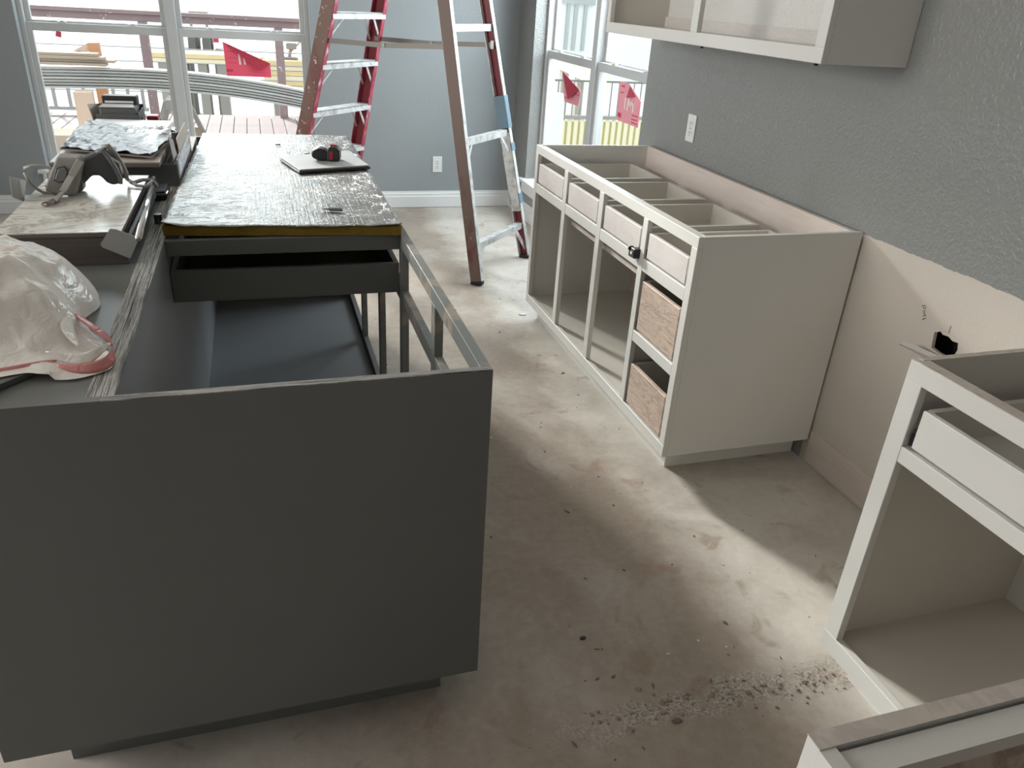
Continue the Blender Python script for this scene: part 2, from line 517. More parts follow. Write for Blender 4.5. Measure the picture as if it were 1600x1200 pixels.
def clean(me, bev=0.0, seg=1, smooth=False):
    bm = bmesh.new(); bm.from_mesh(me)
    bmesh.ops.recalc_face_normals(bm, faces=bm.faces)
    if bev > 0:
        es = [e for e in bm.edges if len(e.link_faces) == 2 and e.calc_face_angle(0) > 0.5]
        bmesh.ops.bevel(bm, geom=es, offset=bev, segments=seg, affect='EDGES', profile=0.5, clamp_overlap=True)
    if smooth:
        for f in bm.faces:
            f.smooth = True
    bm.to_mesh(me); bm.free()


def put(mb, name, mat, parent=None, bev=0.0, seg=1, smooth=False, label=None, cat=None, group=None, kind=None, origin=None):
    """one mesh object; world coordinates in, local to its parent's base (or its own base) out"""
    if parent is not None:
        o0 = BASE[parent]
    elif origin is not None:
        o0 = Vector(origin)
    elif kind == 'structure':
        o0 = Vector((0, 0, 0))
    else:
        xs = [p.x for p in mb.v]; ys = [p.y for p in mb.v]; zs = [p.z for p in mb.v]
        o0 = Vector(((min(xs) + max(xs)) / 2, (min(ys) + max(ys)) / 2, min(zs)))
    me = bpy.data.meshes.new(name)
    me.from_pydata([tuple(p - o0) for p in mb.v], [], mb.f)
    mats = mat if isinstance(mat, (list, tuple)) else [mat]
    for x in mats:
        me.materials.append(M[x])
    me.validate()
    clean(me, bev, seg, smooth)
    o = bpy.data.objects.new(name, me)
    COL.objects.link(o)
    if parent is not None:
        o.parent = parent
    else:
        o.location = o0
    BASE[o] = o0
    tag(o, label, cat, group, kind)
    return o


def tag(o, label=None, cat=None, group=None, kind=None):
    if label: o['label'] = label
    if cat: o['category'] = cat
    if group: o['group'] = group
    if kind: o['kind'] = kind


def root(name, loc, label=None, cat=None, group=None, kind=None):
    o = bpy.data.objects.new(name, None)
    o.empty_display_size = 0.1
    COL.objects.link(o)
    o.location = loc
    BASE[o] = Vector(loc)
    tag(o, label, cat, group, kind)
    return o


def B(*a):
    return MB().box(*a)


H = 0.876          # cabinet height
XW = 1.784         # right wall
YF = 4.60          # far wall
CEIL = 3.05
XL, YN = -4.4, -3.6

# ------------------------------------------------------------------ room shell
floor = put(B(XL - 0.15, XW + 0.15, YN - 0.15, YF + 0.15, -0.08, 0.0), 'floor', 'concrete', kind='structure')
put(B(XL - 0.15, XW + 0.15, YN - 0.15, YF + 0.15, CEIL, CEIL + 0.1), 'ceiling', 'ceiling_paint', kind='structure')
WX0, WX1, WZ0, WZ1 = -1.427, 0.312, 0.27, 2.75     # far window opening, unseen head raised to let the sun in
mb = MB()
mb.box(XL, WX0, YF, YF + 0.16, 0, CEIL).box(WX1, XW + 0.15, YF, YF + 0.16, 0, CEIL)
mb.box(WX0, WX1, YF, YF + 0.16, 0, WZ0).box(WX0, WX1, YF, YF + 0.16, WZ1, CEIL)
wall_far = put(mb, 'wall_far', 'wall_paint', kind='structure')
RY0, RY1 = 2.47, 4.245                               # right window opening
mb = MB()
mb.box(XW, XW + 0.16, RY1, YF, 0, CEIL)
mb.box(XW, XW + 0.16, RY0, RY1, 0, WZ0).box(XW, XW + 0.16, RY0, RY1, WZ1, CEIL)
# near length, with the ragged hole knocked through the drywall
hy0, hy1, hz0, hz1 = 0.26, 0.50, 0.53, 0.78
T = XW + 0.16
mb.box(XW, T, hy1, RY0, 0, CEIL).box(XW, T, YN, hy0, 0, CEIL)
mb.box(XW, T, hy0, hy1, 0, hz0).box(XW, T, hy0, hy1, hz1, CEIL)
hole_px = [(1460, 519), (1470, 518), (1473, 523), (1482, 526), (1488, 533), (1497, 536), (1496, 547), (1491, 555), (1474, 556),
           (1465, 551), (1455, 543), (1457, 533)]
hp = [at_x(a, b_, XW) for a, b_ in hole_px]
hc = sum(hp, Vector()) / len(hp)
n = len(hp)
rectp = []
for p in hp:
    d = p - hc; k = 1e9
    if d.y > 0: k = min(k, (hy1 - hc.y) / d.y)
    if d.y < 0: k = min(k, (hy0 - hc.y) / d.y)
    if d.z > 0: k = min(k, (hz1 - hc.z) / d.z)
    if d.z < 0: k = min(k, (hz0 - hc.z) / d.z)
    rectp.append(hc + d * k)
ang = lambda q: math.atan2(q.z - hc.z, q.y - hc.y)
outer = sorted([(ang(q), q, 'o') for q in rectp] + [(ang(Vector((XW, y, z))), Vector((XW, y, z)), 'c') for y in (hy0, hy1) for z in (hz0, hz1)], key=lambda t: t[0])
inner = sorted([(ang(q), q) for q in hp], key=lambda t: t[0])
for i in range(n):
    a0, q0 = inner[i]; a1, q1 = inner[(i + 1) % n]
    seq = []
    k = [j for j, t in enumerate(outer) if t[2] == 'o']
    j0, j1 = k[i], k[(i + 1) % n]
    j = j0
    while True:
        seq.append(outer[j][1])
        if j == j1: break
        j = (j + 1) % len(outer)
    mb.add([q0, q1] + seq[::-1], [tuple(range(2 + len(seq)))])
    mb.add([q0, q1, q1 + Vector((0.012, 0, 0)), q0 + Vector((0.012, 0, 0))], [(0, 1, 2, 3)])
mb.box(T - 0.02, T, hy0, hy1, hz0, hz1)
wall_right = put(mb, 'wall_right', 'wall_paint_textured', kind='structure')
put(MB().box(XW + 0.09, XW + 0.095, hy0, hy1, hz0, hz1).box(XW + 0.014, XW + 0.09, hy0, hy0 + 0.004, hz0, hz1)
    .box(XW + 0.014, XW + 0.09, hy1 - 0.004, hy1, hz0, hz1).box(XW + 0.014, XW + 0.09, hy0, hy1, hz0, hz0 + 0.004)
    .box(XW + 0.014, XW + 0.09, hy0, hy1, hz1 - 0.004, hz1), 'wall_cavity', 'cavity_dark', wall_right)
# broken flap of drywall hanging out of the hole
fl = [at_x(1436, 532, XW), at_x(1441, 531, XW), at_x(1473, 557, XW), at_x(1458, 557, XW)]
fl = [Vector((XW - 0.002 - k, p.y, p.z)) for p, k in zip(fl, (0.055, 0.060, 0.004, 0.0))]
put(MB().prism(fl, (-0.012, 0.006, -0.010)), 'drywall_flap', 'drywall_broken', wall_right, label='torn flap of broken drywall')
# pencilled note beside the hole
strokes = [[(1441, 478), (1446, 477)], [(1443, 478), (1443, 482), (1446, 482), (1447, 479)], [(1442, 486), (1446, 485), (1443, 489), (1446, 490)],
           [(1442, 494), (1447, 493)], [(1444, 490), (1445, 494)], [(1441, 499), (1447, 497)], [(1443, 500), (1444, 497)]]
mb = MB()
for st in strokes:
    mb.tube([at_x(a, b_, XW - 0.0004) for a, b_ in st], 0.0013, 5)
mb.tube([at_x(1486, 509, XW - 0.0004), at_x(1482, 521, XW - 0.0004)], 0.001, 5)
put(mb, 'pencil_mark', 'pencil', wall_right, label='faint pencil scribble')
put(B(XL - 0.16, XL, YN, -1.6, 0, CEIL).box(XL - 0.16, XL, 2.0, YF, 0, CEIL).box(XL - 0.16, XL, -1.6, 2.0, 2.5, CEIL), 'wall_left', 'wall_paint', kind='structure')  # wide opening added out of view to let light in
put(B(-2.72, -2.60, 2.5, YF, 0, CEIL), 'wall_light_blocker', 'wall_paint', kind='structure')  # added out of view to keep the left fill off the far wall
put(B(XL, XW, YN - 0.16, YN, 0, CEIL), 'wall_near', 'wall_paint', kind='structure')


def profile_board(pts2, p, q, out):
    """extrude a baseboard profile [(distance from wall, z)] from p to q; out = direction off the wall"""
    out = Vector(out); d = Vector(q) - Vector(p)
    return MB().prism([Vector(p) + out * a + Vector((0, 0, z)) for a, z in pts2], d)


BB = [(0, 0.003), (0.016, 0.003), (0.016, 0.083), (0.011, 0.090), (0.011, 0.104), (0.006, 0.112), (0.004, 0.124), (0, 0.124)]
put(profile_board(BB, (-2.60, YF, 0), (XW, YF, 0), (0, -1, 0)), 'baseboard_far', 'trim_white', kind='structure')
put(profile_board(BB, (XW, 2.31, 0), (XW, YF - 0.016, 0), (-1, 0, 0)), 'baseboard_right', 'trim_white', kind='structure')
put(B(XW - 0.006, XW, -0.10, 0.765, 0.012, 0.135), 'trim_1', 'primed_wood', kind='structure', label='bare board strip along the foot of the primed wall')

# ------------------------------------------------------------------ windows
def window(name, kind_label, s0, s1, z0, z1, mapf, panes_y=(0.115, 0.145)):
    """twin double-hung window; mapf(s, d, z) -> world, d = depth from the wall face outward"""
    def bx(mb, a0, a1, d0, d1, b0, b1):
        p, q = mapf(a0, d0, b0), mapf(a1, d1, b1)
        return mb.box(min(p.x, q.x), max(p.x, q.x), min(p.y, q.y), max(p.y, q.y), min(p.z, q.z), max(p.z, q.z))
    r = root(name, mapf((s0 + s1) / 2, 0.1, z0), kind_label, None, None, 'structure')
    fw = 0.028
    mb = MB()
    bx(mb, s0, s0 + fw, 0.085, 0.165, z0, z1); bx(mb, s1 - fw, s1, 0.085, 0.165, z0, z1)
    bx(mb, s0 + fw, s1 - fw, 0.085, 0.165, z1 - fw, z1); bx(mb, s0 + fw, s1 - fw, 0.085, 0.165, z0, z0 + fw)
    put(mb, 'window_frame', 'vinyl_white', r, bev=0.002)
    sm = (s0 + s1) / 2
    put(bx(MB(), sm - 0.033, sm + 0.033, 0.08, 0.165, z0 + fw, z1 - fw), 'mullion', 'vinyl_white', r, bev=0.003)
    zm = 1.148
    for a0, a1 in ((s0 + fw, sm - 0.033), (sm + 0.033, s1 - fw)):
        for b0, b1, d, up in ((z0 + fw, zm + 0.026, 0.098, False), (zm + 0.004, z1 - fw, 0.130, True)):
            st, rt, rb = 0.030, (0.050 if not up else 0.034), (0.034 if up else 0.05)
            mb = MB()
            bx(mb, a0, a0 + st, d, d + 0.028, b0, b1); bx(mb, a1 - st, a1, d, d + 0.028, b0, b1)
            bx(mb, a0 + st, a1 - st, d, d + 0.028, b1 - rt, b1); bx(mb, a0 + st, a1 - st, d, d + 0.028, b0, b0 + rb)
            sash = put(mb, 'sash', 'vinyl_white', r, bev=0.002)
            put(bx(MB(), a0 + st, a1 - st, d + 0.012, d + 0.016, b0 + rb, b1 - rt), 'pane', 'window_glass', sash)
            if not up:
                for t in (0.25, 0.75):
                    c = a0 + (a1 - a0) * t
                    mb = MB()
                    bx(mb, c - 0.028, c + 0.028, d + 0.004, d + 0.024, b1, b1 + 0.007)
                    bx(mb, c - 0.012, c + 0.012, d + 0.008, d + 0.02, b1 + 0.007, b1 + 0.014)
                    put(mb, 'sash_lock', 'vinyl_white', sash, bev=0.002)
    return r


w1 = window('window_1', 'white twin double-hung window looking onto the deck', WX0, WX1, WZ0, WZ1, lambda s, d, z: Vector((s, YF + d, z)))
w2 = window('window_2', 'white twin double-hung window beside the grey side wall', RY0, RY1, WZ0, WZ1, lambda s, d, z: Vector((XW + d, s, z)))
put(B(XW - 0.04, XW + 0.085, RY0 - 0.05, RY1 + 0.05, WZ0, WZ0 + 0.022), 'window_stool', 'trim_white', w2, bev=0.003)
put(B(XW - 0.018, XW, RY0 - 0.03, RY1 + 0.03, WZ0 - 0.075, WZ0), 'window_apron', 'trim_white', w2, bev=0.003)
put(B(WX0 - 0.05, WX1 + 0.05, YF - 0.04, YF + 0.085, WZ0, WZ0 + 0.022), 'window_stool', 'trim_white', w1, bev=0.003)
put(B(WX0 - 0.03, WX1 + 0.03, YF - 0.018, YF, WZ0 - 0.075, WZ0), 'window_apron', 'trim_white', w1, bev=0.003)


def sticker(poly, fold, plane, off, label, name='window_sticker', mat='sticker_red', letters=(), bars=(), boxes=()):
    """peeling sticker on the inside of a pane. poly/fold in pixels on the given pane plane; off = unit vector into the room"""
    off = Vector(off)
    pt = lambda q: plane(*q)
    base = pt(poly[0])
    r = root(name, base, label, 'sticker', 'peeling red window stickers')
    put(MB().prism([pt(q) + off * 0.001 for q in poly], off * 0.0012), 'backing_sheet', mat, r)
    if fold:
        f0, f1, f2 = [pt(q) for q in fold]
        put(MB().prism([f0 + off * 0.004, f1 + off * 0.004, f2 + off * 0.026], off * 0.0012), 'curled_corner', 'sticker_back', r, label='dark red curled corner')
    for k, lt in enumerate(letters):
        mb = MB()
        for st in lt:
            a, b_ = pt(st[0]) + off * 0.0030, pt(st[1]) + off * 0.0030
            w = (b_ - a).cross(off).normalized() * st[2]
            mb.prism([a - w, b_ - w, b_ + w, a + w], off * 0.0006)
        put(mb, 'letter', 'sticker_white', r)
    for q0, q1, w in bars:
        a, b_ = pt(q0) + off * 0.0026, pt(q1) + off * 0.0026
        w = (b_ - a).cross(off).normalized() * w
        put(MB().prism([a - w, b_ - w, b_ + w, a + w], off * 0.0006), 'print_line', 'sticker_print', r)
    return r


fp = lambda a, b_: at_y(a, b_, YF + 0.109)
sticker([(347.5, 65), (355, 118.5), (424, 121), (422, 99)], [(350, 66), (422, 99), (406.5, 111.5)], fp, (0, -1, 0),
        'red sticker with curled corner on the deck window', letters=[[((373, 84), (375.5, 101), 0.006)], [((381, 90), (383, 101), 0.006)]],
        bars=[((355, 72), (361, 72.5), 0.003), ((355, 80), (366, 80.5), 0.003), ((357, 90), (371, 90.5), 0.0015), ((358, 98), (371, 98.5), 0.0015), ((354, 110), (364, 110), 0.008), ((396, 113), (416, 114), 0.0015), ((397, 117), (416, 117.5), 0.0015)])
sticker([(87.5, 48), (86.5, 56.5), (96, 59), (96, 50)], None, fp, (0, -1, 0), 'tiny red tab stuck under the deck window latch')
rp = lambda a, b_: at_x(a, b_, XW + 0.109)
sticker([(880, 112), (882, 159), (904, 165.5), (908, 144), (904, 139)], [(879.5, 111), (906, 140), (893, 156)], rp, (-1, 0, 0),
        'pink sticker folded over half its face on side window', mat='sticker_pink',
        bars=[((883, 152), (889, 153), 0.003), ((899, 147), (905, 149), 0.003)])
sticker([(969, 126.5), (964, 187), (997, 200), (1002, 159), (984, 131)], [(985.5, 135), (994, 151), (985.5, 153.5)], rp, (-1, 0, 0),
        'pink sticker with white letters on side window', mat='sticker_pink',
        letters=[[((978.5, 152), (976.5, 171), 0.008)], [((983, 155), (980.5, 173), 0.008), ((983, 155), (985.5, 165), 0.008), ((985.5, 165), (990.5, 158), 0.008), ((990.5, 158), (989, 176), 0.008)]],
        bars=[((972, 134), (977, 135.5), 0.004), ((971, 144), (975, 145), 0.003), ((965.5, 178), (971, 181), 0.012), ((988, 180), (997, 183), 0.003), ((987, 186), (996, 189), 0.003), ((987, 191), (996, 195), 0.003)])


def outlet(name, c, wdir, off, label):
    c, wdir, off = Vector(c), Vector(wdir), Vector(off)
    up = Vector((0, 0, 1))
    r = root(name, c, label, 'outlet', 'wall outlets')
    put(MB().obox(c + off * 0.003, wdir * 0.036, up * 0.0585, off * 0.0028), 'cover_plate', 'outlet_white', r, bev=0.002)
    for dz in (-0.02, 0.02):
        cc = c + up * dz
        f = put(MB().obox(cc + off * 0.0064, wdir * 0.0165, up * 0.0145, off * 0.0010), 'receptacle', 'outlet_white', r, bev=0.0009)
        mb = MB()
        for k in (-0.006, 0.006):
            mb.obox(cc + wdir * k + up * 0.003 + off * 0.0075, wdir * 0.0012, up * 0.0045, off * 0.0004)
        mb.obox(cc - up * 0.008 + off * 0.0075, wdir * 0.0022, up * 0.0022, off * 0.0004)
        put(mb, 'slots', 'slot_dark', f)
    put(MB().tube([c + off * 0.0055, c + off * 0.0075], 0.003, 8), 'plate_screw', 'steel_dark', r)


outlet('wall_outlet', (1.196, YF, 0.323), (1, 0, 0), (0, -1, 0), 'white wall outlet low on far wall')
outlet('wall_outlet', (XW, 1.967, 1.010), (0, 1, 0), (-1, 0, 0), 'white wall outlet above the white cabinet')

# ------------------------------------------------------------------ white base cabinet run
XF = 1.174


def drawer(parent, y0, y1, z0, z1, xf, xb, front_mat, box_mat='cabinet_inside', name='drawer', slides=True):
    t = 0.014
    mb = MB()
    mb.box(xf + 0.016, xb, y0, y0 + t, z0, z1).box(xf + 0.016, xb, y1 - t, y1, z0, z1)
    mb.box(xb - t, xb, y0 + t, y1 - t, z0, z1).box(xf + 0.016, xb - t, y0 + t, y1 - t, z0 + 0.006, z0 + 0.014)
    d = put(mb, name, box_mat, parent)
    put(B(xf, xf + 0.016, y0, y1, z0, z1), 'drawer_front', front_mat, d, bev=0.0025)
    if slides:
        for ya, yb in ((y0 - 0.011, y0 - 0.001), (y1 + 0.001, y1 + 0.011)):
            put(B(xf + 0.006, xb - 0.02, ya, yb, z0 + 0.004, z0 + 0.040), 'drawer_slide', 'steel_dark', d)
            put(B(xf + 0.003, xf + 0.012, ya, yb, z0 + 0.002, z0 + 0.028), 'slide_latch', 'black_plastic', d)
    return d


YA0, YA1 = 0.770, 2.306
A = root('base_cabinet', (XF + 0.3, (YA0 + YA1) / 2, 0), 'white base cabinet run with four top drawers under the side window', 'cabinet', 'unfinished white cabinets')
ft = 0.02
for y0, y1 in ((YA0, 0.805), (1.105, 1.140), (1.488, 1.528), (1.876, 1.916), (2.272, YA1)):
    put(B(XF, XF + ft, y0, y1, 0.138, 0.839), 'stile', 'cabinet_white', A, bev=0.0012)
put(B(XF, XF + ft, YA0, YA1, 0.839, H), 'top_rail', 'cabinet_white', A, bev=0.0012)
put(B(XF, XF + ft, YA0, YA1, 0.095, 0.138), 'bottom_rail', 'cabinet_white', A, bev=0.0012)
for y0, y1 in ((0.805, 1.105), (1.140, 1.488), (1.528, 1.876), (1.916, 2.272)):
    put(B(XF + 0.0005, XF + ft, y0, y1, 0.659, 0.703), 'mid_rail', 'cabinet_white', A, bev=0.0012)
put(B(XF + 0.0005, XF + ft, 0.805, 1.105, 0.393, 0.435), 'mid_rail', 'cabinet_white', A, bev=0.0012)
put(B(XF + ft, 1.775, YA0, YA0 + 0.018, 0.095, H), 'side_panel', 'cabinet_white', A, bev=0.001)
put(B(XF + ft, 1.775, YA1 - 0.018, YA1, 0.095, H), 'side_panel', 'cabinet_white', A, bev=0.001)
put(B(1.745, 1.765, YA0 + 0.018, YA1 - 0.018, 0.12, H - 0.001), 'back_panel', 'primed_wood', A)
put(B(XF + ft, 1.745, YA0 + 0.018, YA1 - 0.018, 0.112, 0.128), 'bottom_panel', 'cabinet_inside', A)
put(B(XF + ft, 1.745, 1.114, 1.130, 0.128, 0.70), 'partition', 'cabinet_inside', A)
put(B(XF + ft, XF + ft + 0.018, YA0 + 0.018, YA1 - 0.018, H - 0.045, H - 0.003), 'top_stretcher', 'cabinet_white', A)
put(B(XF + 0.03, XF + 0.045, 1.15, 1.86, 0.615, 0.632), 'drawer_support', 'primed_wood', A)
put(B(1.690, 1.744, YA0 + 0.018, YA1 - 0.018, 0.715, 0.735), 'back_ledge', 'primed_wood', A)
put(B(XF + 0.062, 1.777, YA0 + 0.072, YA1 - 0.02, 0, 0.0945), 'toe_kick', 'cabinet_white', A, bev=0.001)
for (y0, y1) in ((0.818, 1.092), (1.156, 1.474), (1.542, 1.862), (1.930, 2.258)):
    d = drawer(A, y0, y1, 0.708, 0.797, XF + 0.004, 1.655, 'whitewashed_wood')
    if abs(y0 - 1.156) < 0.01:
        put(MB().box(XF - 0.024, XF + 0.004, 1.132, 1.160, 0.694, 0.728).box(XF - 0.020, XF + 0.001, 1.160, 1.184, 0.690, 0.716)
            .box(XF - 0.024, XF - 0.004, 1.176, 1.186, 0.712, 0.726), 'slide_bracket', 'black_plastic', d, bev=0.002, label='black slide bracket sticking out')
        put(MB().tube([(XF - 0.0245, 1.146, 0.712), (XF - 0.029, 1.146, 0.712)], 0.0055, 10), 'bracket_screw', 'outlet_white', d)
drawer(A, 0.818, 1.092, 0.442, 0.625, XF + 0.004, 1.655, 'raw_pine')
drawer(A, 0.818, 1.092, 0.145, 0.306, XF + 0.004, 1.655, 'raw_pine')

# ------------------------------------------------------------------ second white base cabinet (nearer, right edge)
YB1, YB0 = -0.102, -0.80
Bc = root('base_cabinet', (XF + 0.3, (YB0 + YB1) / 2, 0), 'white base cabinet with one white drawer at the right edge', 'cabinet', 'unfinished white cabinets')
put(B(XF, XF + ft, YB1 - 0.045, YB1, 0.138, 0.833), 'stile', 'cabinet_white', Bc, bev=0.0012)
put(B(XF, XF + ft, YB0, YB0 + 0.045, 0.138, 0.833), 'stile', 'cabinet_white', Bc, bev=0.0012)
put(B(XF, XF + ft, YB0, YB1, 0.833, H), 'top_rail', 'cabinet_white', Bc, bev=0.0012)
put(B(XF + 0.0005, XF + ft, YB0 + 0.045, YB1 - 0.045, 0.655, 0.692), 'mid_rail', 'cabinet_white', Bc, bev=0.0012)
put(B(XF, XF + ft, YB0, YB1, 0.088, 0.138), 'bottom_rail', 'cabinet_white', Bc, bev=0.0012)
put(B(XF + ft, 1.775, YB1 - 0.016, YB1, 0.088, H), 'side_panel', 'cabinet_inside', Bc)
put(B(XF + ft, 1.775, YB0, YB0 + 0.016, 0.088, H), 'side_panel', 'cabinet_inside', Bc)
put(B(1.745, 1.765, YB0 + 0.016, YB1 - 0.016, 0.12, H), 'back_panel', 'cabinet_inside', Bc)
put(B(XF + ft, 1.745, YB0 + 0.016, YB1 - 0.016, 0.112, 0.128), 'bottom_panel', 'cabinet_inside', Bc)
put(B(XF + 0.07, 1.76, YB0 + 0.02, YB1 - 0.05, 0, 0.088), 'toe_kick', 'cabinet_white', Bc)
put(B(XF + 0.002, XF + ft + 0.012, YB0, YB1 - 0.014, H, H + 0.0012), 'top_edge_strip', 'raw_wood_strip', Bc)
put(B(XF + ft, 1.775, YB1 - 0.016, YB1, H, H + 0.0012), 'top_edge_strip', 'raw_wood_strip', Bc)
drawer(Bc, YB0 + 0.058, YB1 - 0.062, 0.698, 0.788, XF + 0.006, 1.70, 'cabinet_white')

# ------------------------------------------------------------------ third white cabinet (bottom right corner)
XC0, YC1 = 0.390, -0.828
Cc = root('base_cabinet', (1.0, YC1 - 0.3, 0), 'white base cabinet with raw wood top edge at bottom right corner', 'cabinet', 'unfinished white cabinets')
put(B(XC0 + 0.0005, XW - 0.02, YC1 - 0.018, YC1, 0.83, H), 'top_rail', 'cabinet_white', Cc)
put(B(XC0, XW - 0.02, YC1 - 0.0185, YC1 + 0.0005, H, H + 0.0015), 'top_edge_strip', 'raw_wood_strip', Cc)
put(B(XC0, XC0 + 0.018, YC1 - 0.61, YC1 - 0.0185, 0.095, H), 'side_panel', 'cabinet_white', Cc)
put(B(XC0, XC0 + 0.018, YC1 - 0.0185, YC1, 0.095, 0.83), 'stile', 'cabinet_white', Cc)
put(B(XC0 + 0.018, XW - 0.02, YC1 - 0.05, YC1 - 0.022, 0.852, H - 0.004), 'top_stretcher', 'cabinet_white', Cc)
put(B(XC0 + 0.018, XW - 0.02, YC1 - 0.018, YC1 - 0.001, 0.095, 0.14), 'bottom_rail', 'cabinet_white', Cc)
put(B(XC0 + 0.018, XW - 0.02, YC1 - 0.61, YC1 - 0.592, 0.095, H), 'back_panel', 'raw_wood_strip', Cc)
put(B(XC0 + 0.018, XW - 0.02, YC1 - 0.592, YC1 - 0.018, 0.112, 0.128), 'bottom_panel', 'cabinet_inside', Cc)
put(B(XC0 + 0.019, XW - 0.021, YC1 - 0.591, YC1 - 0.019, 0.80, 0.815), 'inner_shelf', 'raw_pine', Cc)
put(B(XC0 + 0.05, XW - 0.02, YC1 - 0.58, YC1 - 0.06, 0, 0.095), 'toe_kick', 'cabinet_white', Cc)

# ------------------------------------------------------------------ upper cabinet
UX, UY0, UY1, UZ0, UZ1 = 1.479, 0.785, 2.335, 1.370, 2.28
U = root('wall_cabinet', (1.63, 1.56, UZ0), 'white wall cabinet without doors hanging above the base cabinets', 'cabinet')
for y0, y1 in ((UY0, 0.828), (1.515, 1.562), (2.302, UY1)):
    put(B(UX, UX + 0.02, y0, y1, 1.413, UZ1 - 0.04), 'stile', 'cabinet_white', U, bev=0.0012)
put(B(UX, UX + 0.02, UY0, UY1, UZ0, 1.413), 'bottom_rail', 'cabinet_white', U, bev=0.0012)
put(B(UX, UX + 0.02, UY0, UY1, UZ1 - 0.04, UZ1), 'top_rail', 'cabinet_white', U, bev=0.0012)
put(B(UX + 0.02, XW - 0.002, UY0, UY0 + 0.016, UZ0, UZ1), 'side_panel', 'cabinet_white', U)
put(B(UX + 0.02, XW - 0.002, UY1 - 0.016, UY1, UZ0, UZ1), 'side_panel', 'cabinet_inside', U)
put(B(UX + 0.02, XW - 0.002, UY0 + 0.016, UY1 - 0.016, 1.388, 1.404), 'bottom_panel', 'cabinet_white', U)
put(B(UX + 0.02, XW - 0.002, UY0 + 0.016, UY1 - 0.016, UZ1 - 0.016, UZ1), 'top_panel', 'cabinet_inside', U)
put(B(XW - 0.02, XW - 0.003, UY0 + 0.016, UY1 - 0.016, 1.404, 1.448), 'nailer_strip', 'nailer_wood', U)
put(B(XW - 0.009, XW - 0.003, UY0 + 0.016, UY1 - 0.016, 1.448, UZ1 - 0.016), 'back_panel', 'textured_white', U)
for y, w in ((0.835, 0.006), (1.50, 0.004)):
    put(B(UX + 0.02, UX + 0.03, y, y + w, UZ0 - 0.008, UZ0), 'screw_tip', 'black_plastic', U)

# ------------------------------------------------------------------ gray island
XI0, XI1, YI1 = -0.64, 0.310, 2.44
HB = 0.108
I = root('kitchen_island', (-0.16, 1.2, 0), 'dark grey kitchen island frame without a countertop', 'island')
put(B(XI0, XI1, 0.0, 0.018, HB, H - 0.0015), 'end_panel', 'cabinet_gray', I, bev=0.001)
put(B(-0.345, XI1 - 0.0005, 0.0005, 0.0175, H - 0.0015, H), 'end_panel_edge', 'plywood_edge_crosswise', I)
put(B(XI0, -0.345, 0.0005, 0.0175, H - 0.0015, H), 'end_panel_edge', 'cabinet_gray', I)
put(B(XI0, XI1, YI1 - 0.018, YI1, HB, H), 'end_panel', 'cabinet_gray', I, bev=0.001)
for x0, x1 in ((-0.369, -0.3475), (-0.3465, -0.325)):
    p = put(B(x0, x1, 0.018, YI1 - 0.018, HB, H - 0.0015), 'divider_panel', 'cabinet_gray_lifted', I)
    put(B(x0, x1, 0.018, YI1 - 0.018, H - 0.0015, H), 'divider_edge', 'plywood_edge_lengthwise', p)
put(B(XI0, -0.3695, 0.018, YI1 - 0.018, H - 0.019, H - 0.001), 'top_panel', 'cabinet_gray', I)
put(B(XI0, XI0 + 0.018, 0.018, YI1 - 0.018, HB, H - 0.019), 'side_panel', 'cabinet_gray', I)
put(B(XI0 + 0.018, -0.369, 0.018, YI1 - 0.018, HB, HB + 0.016), 'bottom_panel', 'cabinet_gray', I)
put(B(-0.325, XI1 - 0.0215, 0.018, YI1 - 0.018, HB, HB + 0.014), 'bottom_panel', 'cabinet_gray_lifted', I)
put(B(-0.55, 0.24, 0.07, YI1 - 0.07, 0, HB), 'toe_kick', 'cabinet_gray', I)
fx0, fx1 = XI1 - 0.021, XI1
put(B(fx0, fx1, 0.018, YI1 - 0.018, 0.838, H), 'top_rail', 'cabinet_gray_worn', I, bev=0.001)
ST = ((0.018, 0.05), (0.418, 0.458), (0.872, 0.912), (1.335, 1.375), (1.86, 1.90), (2.38, 2.422))
for y0, y1 in ST:
    put(B(fx0, fx1, y0, y1, 0.150, 0.838), 'stile', 'cabinet_gray_worn', I, bev=0.001)
put(B(fx0, fx1, 0.018, YI1 - 0.018, HB, 0.150), 'bottom_rail', 'cabinet_gray', I, bev=0.001)
for (a, b0), (b1, c_) in zip(ST[:-1], ST[1:]):
    put(B(fx0 + 0.0005, fx1, b0, b1, 0.672, 0.712), 'mid_rail', 'cabinet_gray_worn', I, bev=0.001)
for y in (0.889, 1.88):
    put(B(-0.325, fx0, y, y + 0.018, 0.832, H - 0.002), 'cross_rail', 'cabinet_gray', I, bev=0.001)
for y0, y1 in ((0.905, 1.33), (1.385, 1.85), (1.91, 2.37)):
    t = 0.014
    mb = MB().box(-0.323, 0.2875, y0, y0 + t, 0.698, 0.786).box(-0.323, 0.2875, y1 - t, y1, 0.698, 0.786)
    mb.box(-0.323, -0.309, y0 + t, y1 - t, 0.698, 0.786).box(0.2735, 0.2875, y0 + t, y1 - t, 0.698, 0.786).box(-0.309, 0.2735, y0 + t, y1 - t, 0.702, 0.71)
    put(mb, 'drawer', 'cabinet_gray', I)

# ------------------------------------------------------------------ foil faced duct board on the island
DB = root('duct_board', (-0.02, 1.6, H), 'foil-faced yellow fibreglass board lying on the island', 'insulation board')
dz0, dz1 = H, H + 0.027
cor = [Vector((-0.331, 0.925)), Vector((0.291, 0.872)), Vector((0.300, 2.315)), Vector((-0.292, 2.345))]


def dbp(s, t):
    a = cor[0].lerp(cor[1], s); b_ = cor[3].lerp(cor[2], s); return a.lerp(b_, t)


